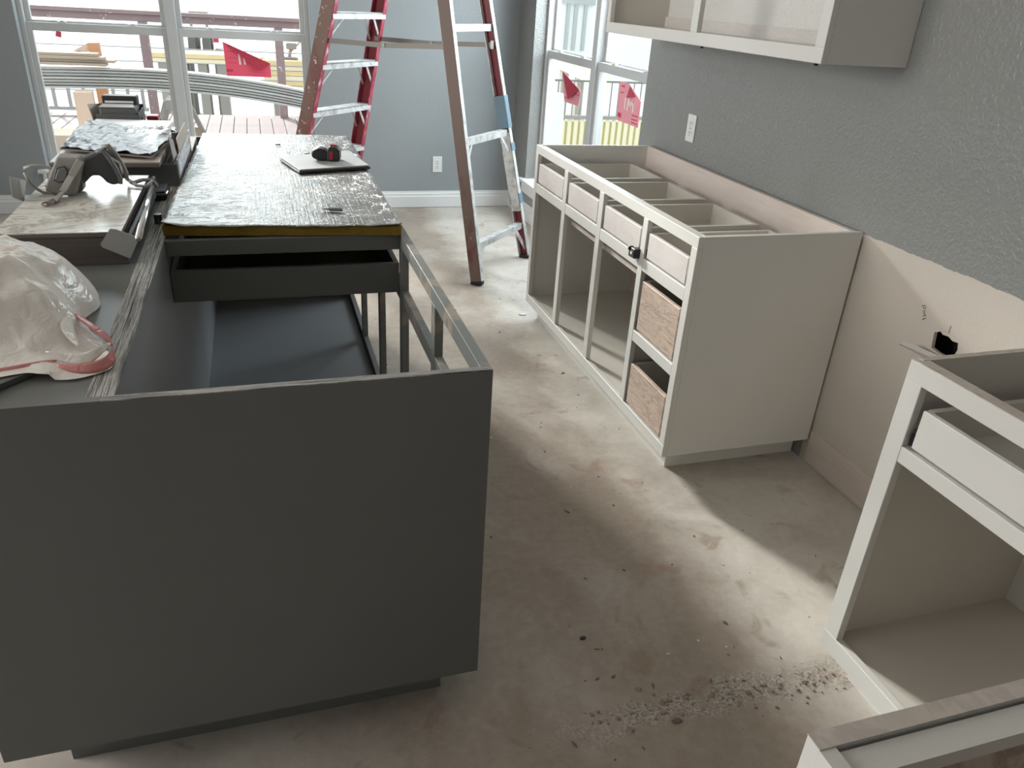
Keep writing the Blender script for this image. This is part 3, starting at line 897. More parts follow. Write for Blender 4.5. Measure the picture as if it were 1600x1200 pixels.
nx, ny = 60, 110
vs_, fs_ = [], []
for j in range(ny + 1):
    for i in range(nx + 1):
        s, t = i / nx, j / ny
        q = dbp(s, t)
        z = dz1 + 0.0022 * mnoise.noise((q.x * 5, q.y * 5, 0.3)) + 0.0012 * mnoise.noise((q.x * 22, q.y * 14, 1.7))
        lift = 0.010 * max(0, 1 - s / 0.10) ** 2 * max(0, 1 - t / 0.05) + 0.006 * max(0, (s - 0.85) / 0.15) ** 2 * max(0, 1 - t / 0.04)
        if t == 0:
            q = q + Vector((0, 0.006 * mnoise.noise((s * 14, 0.5, 0)))) - Vector((0, 0.004))
        if s in (0, 1):
            q = q + Vector((0.004 * mnoise.noise((0.1, t * 30, s * 5)), 0))
        vs_.append((q.x, q.y, z + lift + 0.0015))
for j in range(ny):
    for i in range(nx):
        a = j * (nx + 1) + i
        fs_.append((a, a + 1, a + nx + 2, a + nx + 1))
fo = put(MB().add(vs_, fs_), 'foil_facing', 'foil', DB, smooth=True)
md = fo.modifiers.new('thickness', 'SOLIDIFY'); md.thickness = 0.0012; md.offset = -1
mb = MB()
N = 40
top, bot = [], []
edge = [dbp(i / N, 0.0) for i in range(N + 1)] + [dbp(1, j / N) for j in range(1, N + 1)] + [dbp(1 - i / N, 1) for i in range(1, N + 1)] + [dbp(0, 1 - j / N) for j in range(1, N)]
k = len(edge)
cen = Vector((-0.01, 1.6))
for i, q in enumerate(edge):
    inn = q + (cen - q) * 0.004
    wv = 0.003 * mnoise.noise((q.x * 18, q.y * 18, 2))
    top.append((inn.x, inn.y, dz1 - 0.0005)); bot.append((inn.x + wv * 0.4, inn.y + 0.003 + wv, dz0))
mb.add(top + bot, [(i, (i + 1) % k, k + (i + 1) % k, k + i) for i in range(k)] + [tuple(range(k)), tuple(range(2 * k - 1, k - 1, -1))])
put(mb, 'fiberglass_core', 'fiberglass', DB)

# things on the board
zt = dz1 + 0.006
pad = [at_z(438, 251, zt), at_z(468, 271.5, zt), at_z(578, 264, zt), at_z(545, 240, zt)]
P = root('flat_pad', sum(pad, Vector()) / 4, 'flat black-edged pad with a pale sheet on the foil board', 'pad')
pc = sum(pad, Vector()) / 4
put(MB().prism([pc + (q - pc) * 1.01 for q in pad], (0, 0, 0.007)), 'base_slab', 'slate', P, bev=0.001)
put(MB().prism([pc + (q - pc) * 0.985 + Vector((0, 0, 0.0075)) for q in pad], (0, 0, 0.006)), 'pale_sheet', 'pale_sheet', P, bev=0.001)
tz = zt + 0.0137
tc = at_z(512, 250, tz)
TM = root('tape_measure', tc, 'black and red tape measure on the flat pad', 'tape measure')
ex, ey = Vector((0.97, -0.20, 0)).normalized(), Vector((0.20, 0.97, 0)).normalized()


def tmp(a, z, d=0.0):
    return tc + ex * a + ey * d + Vector((0, 0, z))


out_ = [(-0.052, 0.010), (-0.055, 0.024), (-0.047, 0.037), (-0.030, 0.044), (-0.012, 0.042), (0.0, 0.036), (0.012, 0.034), (0.024, 0.0), (-0.030, 0.0)]
put(MB().prism([tmp(a, z, -0.022) for a, z in out_], ey * 0.046), 'case_body', 'black_plastic', TM, bev=0.005, seg=2)
out2 = [(0.002, 0.0), (0.002, 0.038), (0.010, 0.052), (0.034, 0.050), (0.046, 0.040), (0.046, 0.006), (0.040, 0.0)]
put(MB().prism([tmp(a, z, -0.026) for a, z in out2], ey * 0.056), 'rear_case', 'black_soft', TM, bev=0.005, seg=2)
put(MB().prism([tmp(a, z, -0.0275) for a, z in ((0.010, 0.006), (0.010, 0.036), (0.024, 0.036), (0.024, 0.006))], ey * 0.006), 'red_side_panel', 'red_plastic', TM, bev=0.002)
put(MB().prism([tmp(a, z, -0.008) for a, z in ((0.010, 0.051), (0.034, 0.049), (0.034, 0.054), (0.010, 0.056))], ey * 0.030), 'red_top_panel', 'red_plastic', TM, bev=0.002)
q0, q1, q2 = at_z(503, 326, zt + 0.004), at_z(514, 326.5, zt + 0.004), at_z(535, 327.5, zt + 0.004)
SB = root('screwdriver_bit', at_z(519, 327, zt), 'small grey screwdriver bit lying on the foil board', 'bit')
put(MB().tube([q1, q2], 0.0052, 6), 'shank', 'steel_dark', SB)
put(MB().tube([q0, q1], [0.0012, 0.0038], 6), 'tip', 'steel_dark', SB)
s0 = at_z(475, 240, zt + 0.003)
SC = root('loose_screw', s0, 'small dark screw beside the tape measure', 'screw')
put(MB().tube([s0, s0 + Vector((0.016, -0.004, 0))], [0.0012, 0.003], 6), 'shank', 'steel_dark', SC)
put(MB().tube([s0 + Vector((0.016, -0.004, 0)), s0 + Vector((0.019, -0.0047, 0))], 0.005, 8), 'head', 'steel_dark', SC)
s1 = at_z(430, 226, zt + 0.003)
put(MB().tube([s1, s1 + Vector((0.02, 0.002, 0))], [0.002, 0.004], 6), 'loose_screw', 'steel_dark', label='dark screw near the far edge of the foil board', cat='screw')

# ------------------------------------------------------------------ front carton of marble tiles
TX0, TX1, TY0, TY1 = -0.655, -0.392, 0.712, 1.315
FB = root('tile_carton', (-0.52, 1.0, H), 'open carton of marble tiles nearest on the island', 'carton', 'cartons of tile')
put(B(TX0 - 0.004, TX1 + 0.004, TY0 - 0.006, TY0 - 0.002, H, H + 0.060), 'carton_wall', 'cardboard_dark', FB)
put(B(TX0 - 0.004, TX1 + 0.004, TY1 + 0.002, TY1 + 0.006, H, H + 0.062), 'carton_wall', 'cardboard_dark', FB)
put(B(TX0 - 0.006, TX0 - 0.003, TY0 - 0.002, TY1 + 0.002, H, H + 0.062), 'carton_wall', 'cardboard_dark', FB)
put(B(TX1 + 0.003, TX1 + 0.006, TY0 - 0.002, TY1 + 0.002, H, H + 0.045), 'carton_wall', 'cardboard_dark', FB)
z = H + 0.002
for k in range(6):
    put(B(TX0 + 0.001 * (k % 2), TX1 - 0.0015 * (k % 3), TY0 + 0.002 * (k % 2), TY1, z, z + 0.0095), 'tile', 'tile_body', FB)
    z += 0.0105
TT = root('marble_tile', (-0.52, 1.0, z), 'polished marble-look tile on top of the nearest carton', 'tile')
put(B(TX0, TX1, TY0, TY1, z, z + 0.0085), 'tile_body', 'tile_body', TT)
put(B(TX0, TX1, TY0, TY1, z + 0.0085, z + 0.0105), 'glazed_face', 'marble', TT)
ztile = z + 0.0105
# folded grey flap on the front right corner, and an upright one on the left
ff = [at_y(a_, b_, 0.700) for a_, b_ in ((172, 357), (181, 358), (213, 369), (217, 373), (204, 403), (200, 402), (160, 386), (157, 381))]
put(MB().prism(ff, (0, -0.0025, 0)), 'carton_flap', 'cardboard_gray', FB, label='grey folded carton flap')
fl2 = [at_x(15, 275, -0.672), at_x(41, 282, -0.672), at_x(38, 315, -0.672), at_x(20, 308, -0.672)]
put(MB().prism(fl2, (-0.002, 0, 0)), 'carton_flap', 'cardboard_gray', FB, label='grey upright carton flap')
put(MB().tube([(-0.353, 0.685, H + 0.066), (-0.377, 1.285, H + 0.072)], 0.0075, 12), 'metal_tube', 'chrome', smooth=True,
    label='long chrome tube lying along the marble tile', cat='tube')
put(B(-0.384, -0.376, 0.75, 1.28, H + 0.02, H + 0.058), 'gap_shade', 'black_soft', FB)  # black strip painted as the shaded gap beside the tube
sk = root('socket', (-0.3775, 1.10, H), 'small chrome drive socket standing beside the chrome tube', 'socket')
mb = MB(); c0 = Vector((-0.352, 1.055, H))
mb.tube([c0, c0 + Vector((0, 0, 0.026))], 0.0105, 14, caps=False)
mb.tube([c0 + Vector((0, 0, 0.026)), c0 + Vector((0, 0, 0.010))], [0.0075, 0.0075], 14)
mb.add([c0 + Vector((math.cos(a) * r_, math.sin(a) * r_, 0.026)) for r_ in (0.0105, 0.0075) for a in [2 * math.pi * i / 14 for i in range(14)]],
       [(i, (i + 1) % 14, 14 + (i + 1) % 14, 14 + i) for i in range(14)])
sk.location = c0; BASE[sk] = c0
put(mb, 'socket_body', 'steel_dark', sk, smooth=False)
pou = root('tool_pouch', (-0.374, 1.365, H), 'folded black pouch between the two tile cartons', 'pouch')
mb = MB().obox((-0.378, 1.37, H + 0.010), (0.026, 0, 0), (0, 0.062, 0), (0, 0, 0.010))
put(mb, 'pouch_body', 'black_soft', pou, bev=0.006, seg=2)
put(MB().obox((-0.380, 1.375, H + 0.022), (0.024, 0.002, 0.001), (0, 0.052, 0), (0, 0, 0.003)), 'pouch_flap', 'black_soft', pou, bev=0.002)
put(MB().tube([(-0.352, 1.315, H + 0.018), (-0.350, 1.34, H + 0.020)], 0.004, 8), 'snap', 'chrome', pou)

# ------------------------------------------------------------------ strapped work gear lying on the marble tile
zg = ztile
G = root('work_gear', at_z(115, 300, zg), 'bundle of grey plastic work gear with straps on marble tile', 'work gear')


def gp(lst, y):
    out = [at_y(a, b_, y) for a, b_ in lst]
    for p in out:
        p.z = max(p.z, zg + 0.002)
    return out


yy0 = 1.06
plate = gp([(88, 246), (122, 247), (128, 258), (118, 306), (98, 312), (70, 299), (74, 282)], yy0)
put(MB().prism(plate, (0.004, 0.030, 0.006)), 'pad_plate', 'gray_plastic_light', G, bev=0.004, seg=2)
hole = gp([(88, 262), (101, 259), (107, 266), (104, 284), (92, 286), (83, 281)], yy0 - 0.003)
put(MB().prism(hole, (0, -0.003, 0)), 'pad_recess', 'gray_plastic_dark', G, bev=0.001)
hole2 = gp([(91, 264), (101, 261.5), (105, 267), (102, 283), (92, 284.5), (86, 280)], yy0 - 0.0065)
put(MB().prism(hole2, (0, -0.002, 0)), 'pad_window', 'gray_plastic', G, bev=0.001)
blk = gp([(112, 262), (128, 258), (130, 298), (122, 304), (104, 307)], yy0 + 0.036)
put(MB().prism(blk, (0, 0.045, 0)), 'clip_block', 'gray_plastic', G, bev=0.004, seg=2)
band_ = [at_y(126, 251, yy0 - 0.006), at_y(112, 275, yy0 - 0.012), at_y(98, 300, yy0 - 0.03), at_z(84, 316, zg + 0.004)]
mb = MB()
for a, b_ in zip(band_[:-1], band_[1:]):
    mb.bar(a, b_, 0.018, 0.004, (1, 0, 0.35))
put(mb, 'strap', 'gray_plastic_light', G, bev=0.001)
bk = at_z(75, 319, zg + 0.005)
mb = MB(); mb.tube([bk + Vector((math.cos(t) * 0.013, math.sin(t) * 0.020, 0.001)) for t in [2 * math.pi * i / 16 for i in range(17)]], 0.0022, 6, caps=False)
put(mb, 'strap_ring', 'strap_brown', G)
put(MB().bar(at_z(88, 312, zg + 0.006), at_z(77, 318, zg + 0.005), 0.018, 0.006, (1, 0.4, 0)), 'strap_end', 'strap_brown', G, bev=0.001)
mb = MB(); lc = at_y(128, 251, 1.13)
mb.tube([lc + Vector((0, 0, -0.022)), lc + Vector((0.002, 0, 0)), lc + Vector((0.004, 0.002, 0.006))], [0.028, 0.027, 0.018], 16)
put(mb, 'lens_cup', 'clear_plastic', G, smooth=True)
shell = gp([(120, 252), (138, 244), (150, 238), (160, 236), (170, 247), (181, 264), (188, 279), (188, 287), (176, 290), (166, 286), (157, 276), (148, 273), (140, 278), (132, 287), (120, 290)], 1.10)
put(MB().prism(shell, (0.004, 0.065, 0.002)), 'knee_shell', 'gray_plastic_dark', G, bev=0.007, seg=2)
rim = gp([(150, 238), (160, 236), (170, 247), (181, 264), (188, 279), (188, 287)], 1.092)
mb = MB(); mb.tube(rim, 0.006, 8)
put(mb, 'shell_rim', 'gray_plastic', G, smooth=True)
rim2 = [p + Vector((0.008, 0.05, 0.004)) for p in rim]
mb = MB(); mb.tube(rim2, 0.007, 8)
put(mb, 'shell_rim', 'gray_plastic_light', G, smooth=True)
loop = gp([(90, 272), (80, 264), (66, 259), (50, 259), (38, 262), (38, 270), (45, 282), (56, 294), (68, 301), (82, 304), (96, 303)], 1.09)
loop2 = gp([(88, 268), (76, 268), (72, 272), (76, 279), (84, 280), (88, 288), (78, 292), (70, 290)], 1.11)
mb = MB(); mb.tube(loop, 0.0042, 8); mb.tube(loop2, 0.0034, 8)
put(mb, 'cord', 'gray_plastic_light', G, smooth=True)
cordr = gp([(168, 244), (186, 255), (190, 268)], 1.12) + [at_z(200, 281, zg + 0.012), at_z(214, 290, zg + 0.006), at_z(228, 291, zg + 0.005), at_z(238, 283, zg + 0.008)]
mb = MB()
for a, b_ in zip(cordr[:-1], cordr[1:]):
    mb.bar(a, b_, 0.010, 0.004, (0.3, 1, 0.2))
put(mb, 'strap', 'gray_plastic_light', G)
st2 = [at_z(205, 287, zg + 0.008), at_z(222, 281, zg + 0.012), at_z(238, 281, zg + 0.010), at_z(246, 290, zg - 0.01)]
mb = MB()
for a, b_ in zip(st2[:-1], st2[1:]):
    mb.bar(a, b_, 0.012, 0.004, (0.3, 1, 0.2))
put(mb, 'strap', 'strap_brown', G)

# ------------------------------------------------------------------ rear carton with foil sheet
RX0, RX1, RY_0, RY_1 = -0.685, -0.330, 1.505, 2.10
RB = root('tile_carton', (-0.50, 1.8, H), 'grey open carton of tiles under the crumpled foil sheet', 'carton', 'cartons of tile')
hb = 0.070
put(B(RX0, RX1, RY_0 - 0.004, RY_0, H, H + hb), 'carton_wall', 'cardboard_gray_dark', RB)
put(B(RX0, RX1, RY_1, RY_1 + 0.004, H, H + hb), 'carton_wall', 'cardboard_gray_dark', RB)
put(B(RX0 - 0.004, RX0, RY_0, RY_1, H, H + hb), 'carton_wall', 'cardboard_gray_dark', RB)
put(B(RX1, RX1 + 0.004, RY_0, RY_1, H, H + hb + 0.012), 'carton_wall', 'cardboard_gray', RB)
put(B(RX1 + 0.0045, RX1 + 0.0055, RY_0 + 0.02, RY_1 - 0.08, H + 0.006, H + hb + 0.008), 'paper_label', 'paper_print', RB, label='white printed label')
flp = [at_x(276, 216, -0.335), at_x(289, 191, -0.330), at_x(298, 219, -0.322), at_x(282, 246, -0.327)]
put(MB().prism(flp, (-0.0025, 0.001, 0)), 'carton_flap', 'cardboard_tan', RB, label='raised tan carton flap')
fl3 = [Vector((RX1 - 0.01, 1.53, H + hb)), Vector((RX1 - 0.02, 1.56, H + hb + 0.075)), Vector((RX1 - 0.012, 1.60, H + hb + 0.06)), Vector((RX1 - 0.004, 1.60, H + hb))]
put(MB().prism(fl3, (0.002, 0.001, 0)), 'carton_flap', 'cardboard_gray', RB)
z = H + 0.002
for k in range(7):
    put(B(RX0 + 0.006 + 0.002 * (k % 2), RX1 - 0.045 - 0.003 * (k % 3), RY_0 + 0.004 + 0.003 * (k % 2), RY_1 - 0.004, z, z + 0.0095), 'tile', 'tile_body', RB)
    z += 0.0105
BT = root('beige_tile', (-0.5, 1.8, z), 'beige tile with pale top under the crumpled foil sheet', 'tile')
put(B(-0.675, -0.372, 1.43, 2.085, z, z + 0.012), 'tile_body', 'tile_body', BT)
put(B(-0.675, -0.372, 1.43, 2.085, z + 0.012, z + 0.016), 'tile_face', 'beige_tile', BT)
zb = z + 0.016
put(MB().prism([Vector((-0.66, 1.95, zb + 0.001)), Vector((-0.40, 1.93, zb + 0.001)), Vector((-0.385, 2.17, zb + 0.001)), Vector((-0.66, 2.19, zb + 0.001))], (0, 0, 0.010)),
    'white_board', 'paper_white', label='white board showing behind the crumpled foil sheet', cat='board')
# crumpled foil sheet
fc = [at_z(93, 231, zb + 0.016), at_z(237, 244, zb + 0.016), at_z(276, 206, zb + 0.024), at_z(137, 190, zb + 0.018)]
FS = root('foil_sheet', sum(fc, Vector()) / 4 - Vector((0, 0, 0.008)), 'crumpled silver foil sheet on the rear tile carton', 'foil sheet')
nx, ny = 54, 54
vs_, fs_ = [], []
for j in range(ny + 1):
    for i in range(nx + 1):
        s, t = i / nx, j / ny
        q = fc[0].lerp(fc[1], s).lerp(fc[3].lerp(fc[2], s), t)
        d = 0.008 * mnoise.noise((q.x * 26, q.y * 14, 0.2)) + 0.004 * mnoise.noise((q.x * 55, q.y * 30, 3.1))
        d += 0.022 * math.exp(-((s - 0.86) ** 2 / 0.02 + (t - 0.83) ** 2 / 0.006))
        e = 0.010 * mnoise.noise((s * 9, t * 9, 5)) if s in (0, 1) or t in (0, 1) else 0
        vs_.append((q.x + e, q.y + e, q.z + max(d, -0.006) + 0.006))
for j in range(ny):
    for i in range(nx):
        a = j * (nx + 1) + i
        fs_.append((a, a + 1, a + nx + 2, a + nx + 1))
o = put(MB().add(vs_, fs_), 'foil_face', 'foil_crumpled', FS, smooth=False)
md = o.modifiers.new('t', 'SOLIDIFY'); md.thickness = 0.0015; md.offset = -1
put(MB().prism([p - Vector((0, 0, 0.006)) for p in fc], (0, 0, 0.004)), 'backing_board', 'tile_body', FS)

# packages behind the rear carton
KB = root('supply_carton', (-0.59, 2.31, H), 'small open carton holding dark packages behind the foil sheet', 'carton')
put(B(-0.665, -0.515, 2.225, 2.229, H, H + 0.115), 'carton_wall', 'cardboard_gray_dark', KB)
put(B(-0.665, -0.515, 2.415, 2.419, H, H + 0.13), 'carton_wall', 'cardboard_gray_dark', KB)
put(B(-0.517, -0.513, 2.229, 2.415, H, H + 0.12), 'carton_wall', 'cardboard_gray_dark', KB)
put(MB().prism([Vector((-0.664, 2.229, H)), Vector((-0.664, 2.415, H)), Vector((-0.664, 2.415, H + 0.13)), Vector((-0.690, 2.235, H + 0.150))], (0.003, 0, 0)), 'carton_wall', 'cardboard_tan', KB)
KP = root('dark_package', (-0.585, 2.30, H + 0.102), 'dark grey flat package lying in the small carton', 'package')
put(B(-0.652, -0.522, 2.235, 2.33, H + 0.085, H + 0.138), 'package_body', 'cardboard_gray_dark', KP, bev=0.005)
put(MB().prism([Vector((-0.652, 2.235, H + 0.1385)), Vector((-0.526, 2.235, H + 0.1385)), Vector((-0.54, 2.325, H + 0.1385)), Vector((-0.648, 2.325, H + 0.1385))], (0, 0, 0.003)), 'package_lid', 'cardboard_gray', KP)
KQ = root('dark_package', (-0.60, 2.38, H + 0.11), 'black framed package standing at the back of the carton', 'package')
put(B(-0.655, -0.527, 2.345, 2.41, H + 0.06, H + 0.168), 'package_body', 'black_soft', KQ, bev=0.004)
put(MB().prism([Vector((-0.645, 2.3445, H + 0.142)), Vector((-0.54, 2.3445, H + 0.142)), Vector((-0.545, 2.352, H + 0.164)), Vector((-0.645, 2.352, H + 0.164))], (0, -0.002, 0)), 'package_label', 'paper_white', KQ)
RT = root('red_case', (-0.47, 2.30, H), 'small dark red case behind the white board', 'case')
put(B(-0.496, -0.446, 2.27, 2.34, H, H + 0.088), 'case_body', 'black_soft', RT, bev=0.006, seg=2)
put(B(-0.492, -0.450, 2.274, 2.336, H + 0.088, H + 0.104), 'case_lid', 'red_plastic', RT, bev=0.005, seg=2)

# ------------------------------------------------------------------ plastic bag and slab beneath it
SL = [at_z(-60, 640, H), at_z(0, 610, H), at_z(45, 591, H), at_z(82, 572, H), at_z(40, 520, H), at_z(-80, 545, H)]
put(MB().prism(SL, (0, 0, 0.010)), 'cardboard_slab', 'cardboard_gray_dark', bev=0.001, label='dark slab lying under the plastic bag', cat='cardboard')
BG = root('plastic_bag', (-0.52, 0.33, H), 'white plastic bag with red hem slumped on the island', 'bag')
outl = [(-0.345, 0.115), (-0.352, 0.175), (-0.392, 0.270), (-0.425, 0.340), (-0.405, 0.430), (-0.432, 0.515), (-0.500, 0.585), (-0.575, 0.625), (-0.66, 0.62),
        (-0.74, 0.54), (-0.77, 0.38), (-0.74, 0.20), (-0.66, 0.10), (-0.56, 0.085), (-0.47, 0.095), (-0.40, 0.085)]
K = len(outl)
cx_, cy_ = -0.565, 0.36


def cat_rom(lst, u):
    i = int(math.floor(u)); f = u - i; n_ = len(lst)
    p = [Vector(lst[(i + k) % n_]) for k in (-1, 0, 1, 2)]
    return 0.5 * ((2 * p[1]) + (p[2] - p[0]) * f + (2 * p[0] - 5 * p[1] + 4 * p[2] - p[3]) * f * f + (3 * p[1] - p[0] - 3 * p[2] + p[3]) * f ** 3)


NA, NR = 128, 34
vs_ = [(cx_, cy_, H + 0.128)]
fs_ = []


def bag_h(x, y, r):
    hbase = 0.128 * (1 - r ** 2.6) ** 0.62
    low = 1.0 / (1 + math.exp(-(y - 0.235 - 0.25 * (x + 0.5)) / 0.035))       # front apron is nearly flat
    east = 1.0 / (1 + math.exp((x + 0.415) / 0.02))
    hb_ = hbase * (0.22 + 0.78 * low) * (0.30 + 0.70 * east)
    dx, dy = x + 0.345, y - 0.13
    an, ds = math.atan2(dy, -dx), math.hypot(dx, dy)
    pleat = 0.014 * mnoise.noise((an * 7.0, ds * 2.5, 1.3)) * min(1, ds * 9)
    fold = pleat + 0.010 * mnoise.noise((x * 9 + y * 5, y * 17 - x * 6, 0.4)) + 0.008 * mnoise.noise((x * 26, y * 24, 2.2)) + 0.0035 * mnoise.noise((x * 60, y * 55, 4))
    rid = 0.020 * (1 - abs(mnoise.noise((x * 7 + 3, y * 10, 7.0))) * 2.6)
    return hb_ + (fold + max(rid, 0) * 0.6) * min(1, 3.2 * (1 - r)) * (0.35 + 0.65 * low)


for j in range(1, NR + 1):
    r = j / NR
    for i in range(NA):
        q = cat_rom(outl, i * K / NA)
        x, y = cx_ + (q.x - cx_) * r, cy_ + (q.y - cy_) * r
        wob = 0.008 * mnoise.noise((q.x * 20, q.y * 20, 9)) * r
        zz = H + 0.002 + max(0.001, bag_h(x, y, r))
        if SL and y < 0.20 and x < -0.43:
            zz = max(zz, H + 0.013)
        vs_.append((x + wob, y + wob, zz))
for i in range(NA):
    fs_.append((0, 1 + i, 1 + (i + 1) % NA))
for j in range(NR - 1):
    for i in range(NA):
        a = 1 + j * NA
        fs_.append((a + i, a + NA + i, a + NA + (i + 1) % NA, a + (i + 1) % NA))
put(MB().add(vs_, fs_), 'bag_film', 'bag_plastic', BG, smooth=True)


def ribbon(pts, widths, tilt):
    pts = [Vector(p) for p in pts]
    vs, fs = [], []
    for i, p in enumerate(pts):
        t = Vector(tilt[i]) * widths[i]
        vs += [p, p + t]
    for i in range(len(pts) - 1):
        fs.append((2 * i, 2 * i + 1, 2 * i + 3, 2 * i + 2))
    return MB().add(vs, fs)


def rib(name, pts, widths, tilt, mat, label=None):
    o = put(ribbon(pts, widths, tilt), name, mat, BG, smooth=True, label=label)
    md = o.modifiers.new('sub', 'SUBSURF'); md.levels = 2; md.render_levels = 2
    md = o.modifiers.new('t', 'SOLIDIFY'); md.thickness = 0.0012
    return o


# open mouth: red hem sweeping from the far lip to the point and back along the front edge
rib('red_hem', [at_z(113, 489, H + 0.045), at_z(128, 503, H + 0.040), at_z(148, 517, H + 0.032), at_z(163, 530, H + 0.022), at_z(174, 541, H + 0.010)],
    [0.010, 0.017, 0.020, 0.014, 0.005], [(0.75, 0.55, -0.30)] * 5, 'bag_red', 'red hem of the bag mouth')
rib('red_hem', [at_z(174, 541, H + 0.026), at_z(171, 553, H + 0.022), at_z(158, 562, H + 0.020), at_z(135, 568, H + 0.018), at_z(105, 570, H + 0.016), at_z(88, 568, H + 0.017)],
    [0.020, 0.022, 0.022, 0.019, 0.014, 0.006], [(0.35, -0.45, -0.82), (0.3, -0.55, -0.78), (0.1, -0.65, -0.75), (0, -0.7, -0.7), (0, -0.75, -0.65), (0, -0.8, -0.6)], 'bag_red')
rib('red_hem', [at_z(90, 561, H + 0.020), at_z(65, 563, H + 0.020), at_z(35, 569, H + 0.018), at_z(0, 575, H + 0.018), at_z(-40, 582, H + 0.018)],
    [0.004, 0.012, 0.012, 0.010, 0.010], [(0, -0.8, -0.6)] * 5, 'bag_red')
rib('bag_lip', [at_z(174, 533, H + 0.026), at_z(155, 540, H + 0.034), at_z(140, 549, H + 0.030), at_z(120, 553, H + 0.028), at_z(95, 551, H + 0.030), at_z(70, 547, H + 0.034)],
    [0.008, 0.018, 0.024, 0.024, 0.016, 0.004], [(0.1, -0.7, -0.7)] * 6, 'bag_plastic')
rib('bag_lip', [at_z(112, 492, H + 0.050), at_z(114, 508, H + 0.044), at_z(119, 525, H + 0.036), at_z(126, 543, H + 0.030)],
    [0.006, 0.026, 0.026, 0.006], [(-0.85, 0.1, 0.35)] * 4, 'bag_plastic')
put(MB().prism([at_z(0, 412, H + 0.003), at_z(9, 414, H + 0.003), at_z(0, 425, H + 0.003), at_z(-40, 440, H + 0.003), at_z(-40, 415, H + 0.003)], (0, 0, 0.0015)), 'paper_scrap', 'paper_white',
    label='corner of white paper behind the plastic bag', cat='paper')

# ------------------------------------------------------------------ step ladder
LR1 = Vector((1.048, 2.815, 0)); LU = Vector((math.cos(0.811), math.sin(0.811), 0)); LV = Vector((-LU.y, LU.x, 0))
LW, la, lb, ls, lc_ = 0.658, 0.211, 0.063, 1.423, 0.277
ez = Vector((0, 0, 1))
railR1 = lambda z: LR1 + LV * la * z + LU * lb * z + ez * z
railR2 = lambda z: LR1 + LU * LW + LV * la * z - LU * lb * z + ez * z
railL1 = lambda z: LR1 + LV * (ls - lc_ * z) + LU * (lb * z - 0.01) + ez * z
railL2 = lambda z: LR1 + LV * (ls - lc_ * z) + LU * (LW + 0.01 - lb * z) + ez * z
LD = root('step_ladder', LR1 + LU * LW / 2 + LV * ls / 2, 'tall red and brown paint-spattered step ladder near the window', 'ladder')
ZTOP = 2.46


def rail(fn, inward, mats, web, fl, out):
    """C-channel rail: web plate (outer side), two flanges turned inward. out: +1/-1 along LV = outward from the ladder"""
    p, q = fn(0.02), fn(ZTOP)
    d = (q - p).normalized()
    uu = (LU * inward); uu = (uu - d * uu.dot(d)).normalized()
    vv = d.cross(uu).normalized()
    if vv.dot(LV) * out < 0: vv = -vv
    mid, half = (p + q) / 2, (q - p) / 2
    w = put(MB().obox(mid, uu * 0.0025, vv * (web / 2), half), 'rail_web', mats[0], LD)
    put(MB().obox(mid + uu * (fl / 2) + vv * (web / 2), uu * (fl / 2), vv * 0.0025, half), 'rail_flange', mats[1], w)
    put(MB().obox(mid + uu * (fl / 2) - vv * (web / 2), uu * (fl / 2), vv * 0.0025, half), 'rail_flange', mats[2], w)
    # rubber foot
    put(MB().obox(fn(0.012) + uu * fl * 0.4, uu * (fl * 0.55), vv * (web * 0.55), ez * 0.012), 'rubber_foot', 'rubber', w, bev=0.003)
    return w, uu, vv


wR1, uR1, vR1 = rail(railR1, 1, ('ladder_brown', 'aluminum_painted', 'aluminum_painted'), 0.068, 0.030, -1)
wR2, uR2, vR2 = rail(railR2, -1, ('ladder_red_inner', 'aluminum_painted', 'aluminum_painted'), 0.064, 0.030, -1)
wL1, uL1, vL1 = rail(railL1, 1, ('ladder_red', 'ladder_edge_pink', 'ladder_edge_pink'), 0.085, 0.032, 1)
wL2, uL2, vL2 = rail(railL2, -1, ('ladder_red_inner', 'ladder_edge_pink', 'ladder_edge_pink'), 0.085, 0.032, 1)
for zc in [0.277 + 0.2685 * k for k in range(0, 9)]:
    if zc > ZTOP - 0.1: break
    a, b_ = railL1(zc), railL2(zc)
    st = put(MB().obox((a + b_) / 2, (b_ - a) / 2 * 0.985, LV * 0.045, ez * 0.004).obox((a + b_) / 2 - LV * 0.043 - ez * 0.014, (b_ - a) / 2 * 0.985, LV * 0.002, ez * 0.017)
             .obox((a + b_) / 2 + LV * 0.043 - ez * 0.014, (b_ - a) / 2 * 0.985, LV * 0.002, ez * 0.017), 'step', 'aluminum_painted', LD)
    for (fn, sg) in ((railL1, 1), (railL2, -1)):
        for dv in ((-0.036, 0.036) if sg < 0 else (-0.036,)):
            p0 = fn(zc - 0.15) + LU * sg * 0.006 + LV * dv
            p1 = (fn(zc) - ez * 0.02) + LU * sg * 0.115 + LV * dv
            put(MB().bar(p0, p1, 0.014, 0.003, LU), 'step_brace', 'aluminum_painted', st)
for zc in (0.222, 0.776, 1.338, 1.89):
    a, b_ = railR1(zc), railR2(zc)
    st = put(MB().obox((a + b_) / 2, (b_ - a) / 2 * 0.985, LV * 0.020, ez * 0.0035).obox((a + b_) / 2 - LV * 0.020 - ez * 0.013, (b_ - a) / 2 * 0.985, LV * 0.002, ez * 0.018), 'rear_bar', 'aluminum_painted', LD)
    if zc < 0.8:
        for (fn, sg) in ((railR1, 1), (railR2, -1)):
            p0 = fn(max(zc - 0.155, 0.03)) + LU * sg * 0.010 - LV * 0.012
            p1 = fn(zc) - ez * 0.025 + LU * sg * 0.105 - LV * 0.018
            put(MB().bar(p0, p1, 0.016 if zc > 0.5 else 0.030, 0.003, LU), 'bar_brace', 'aluminum_painted', st)
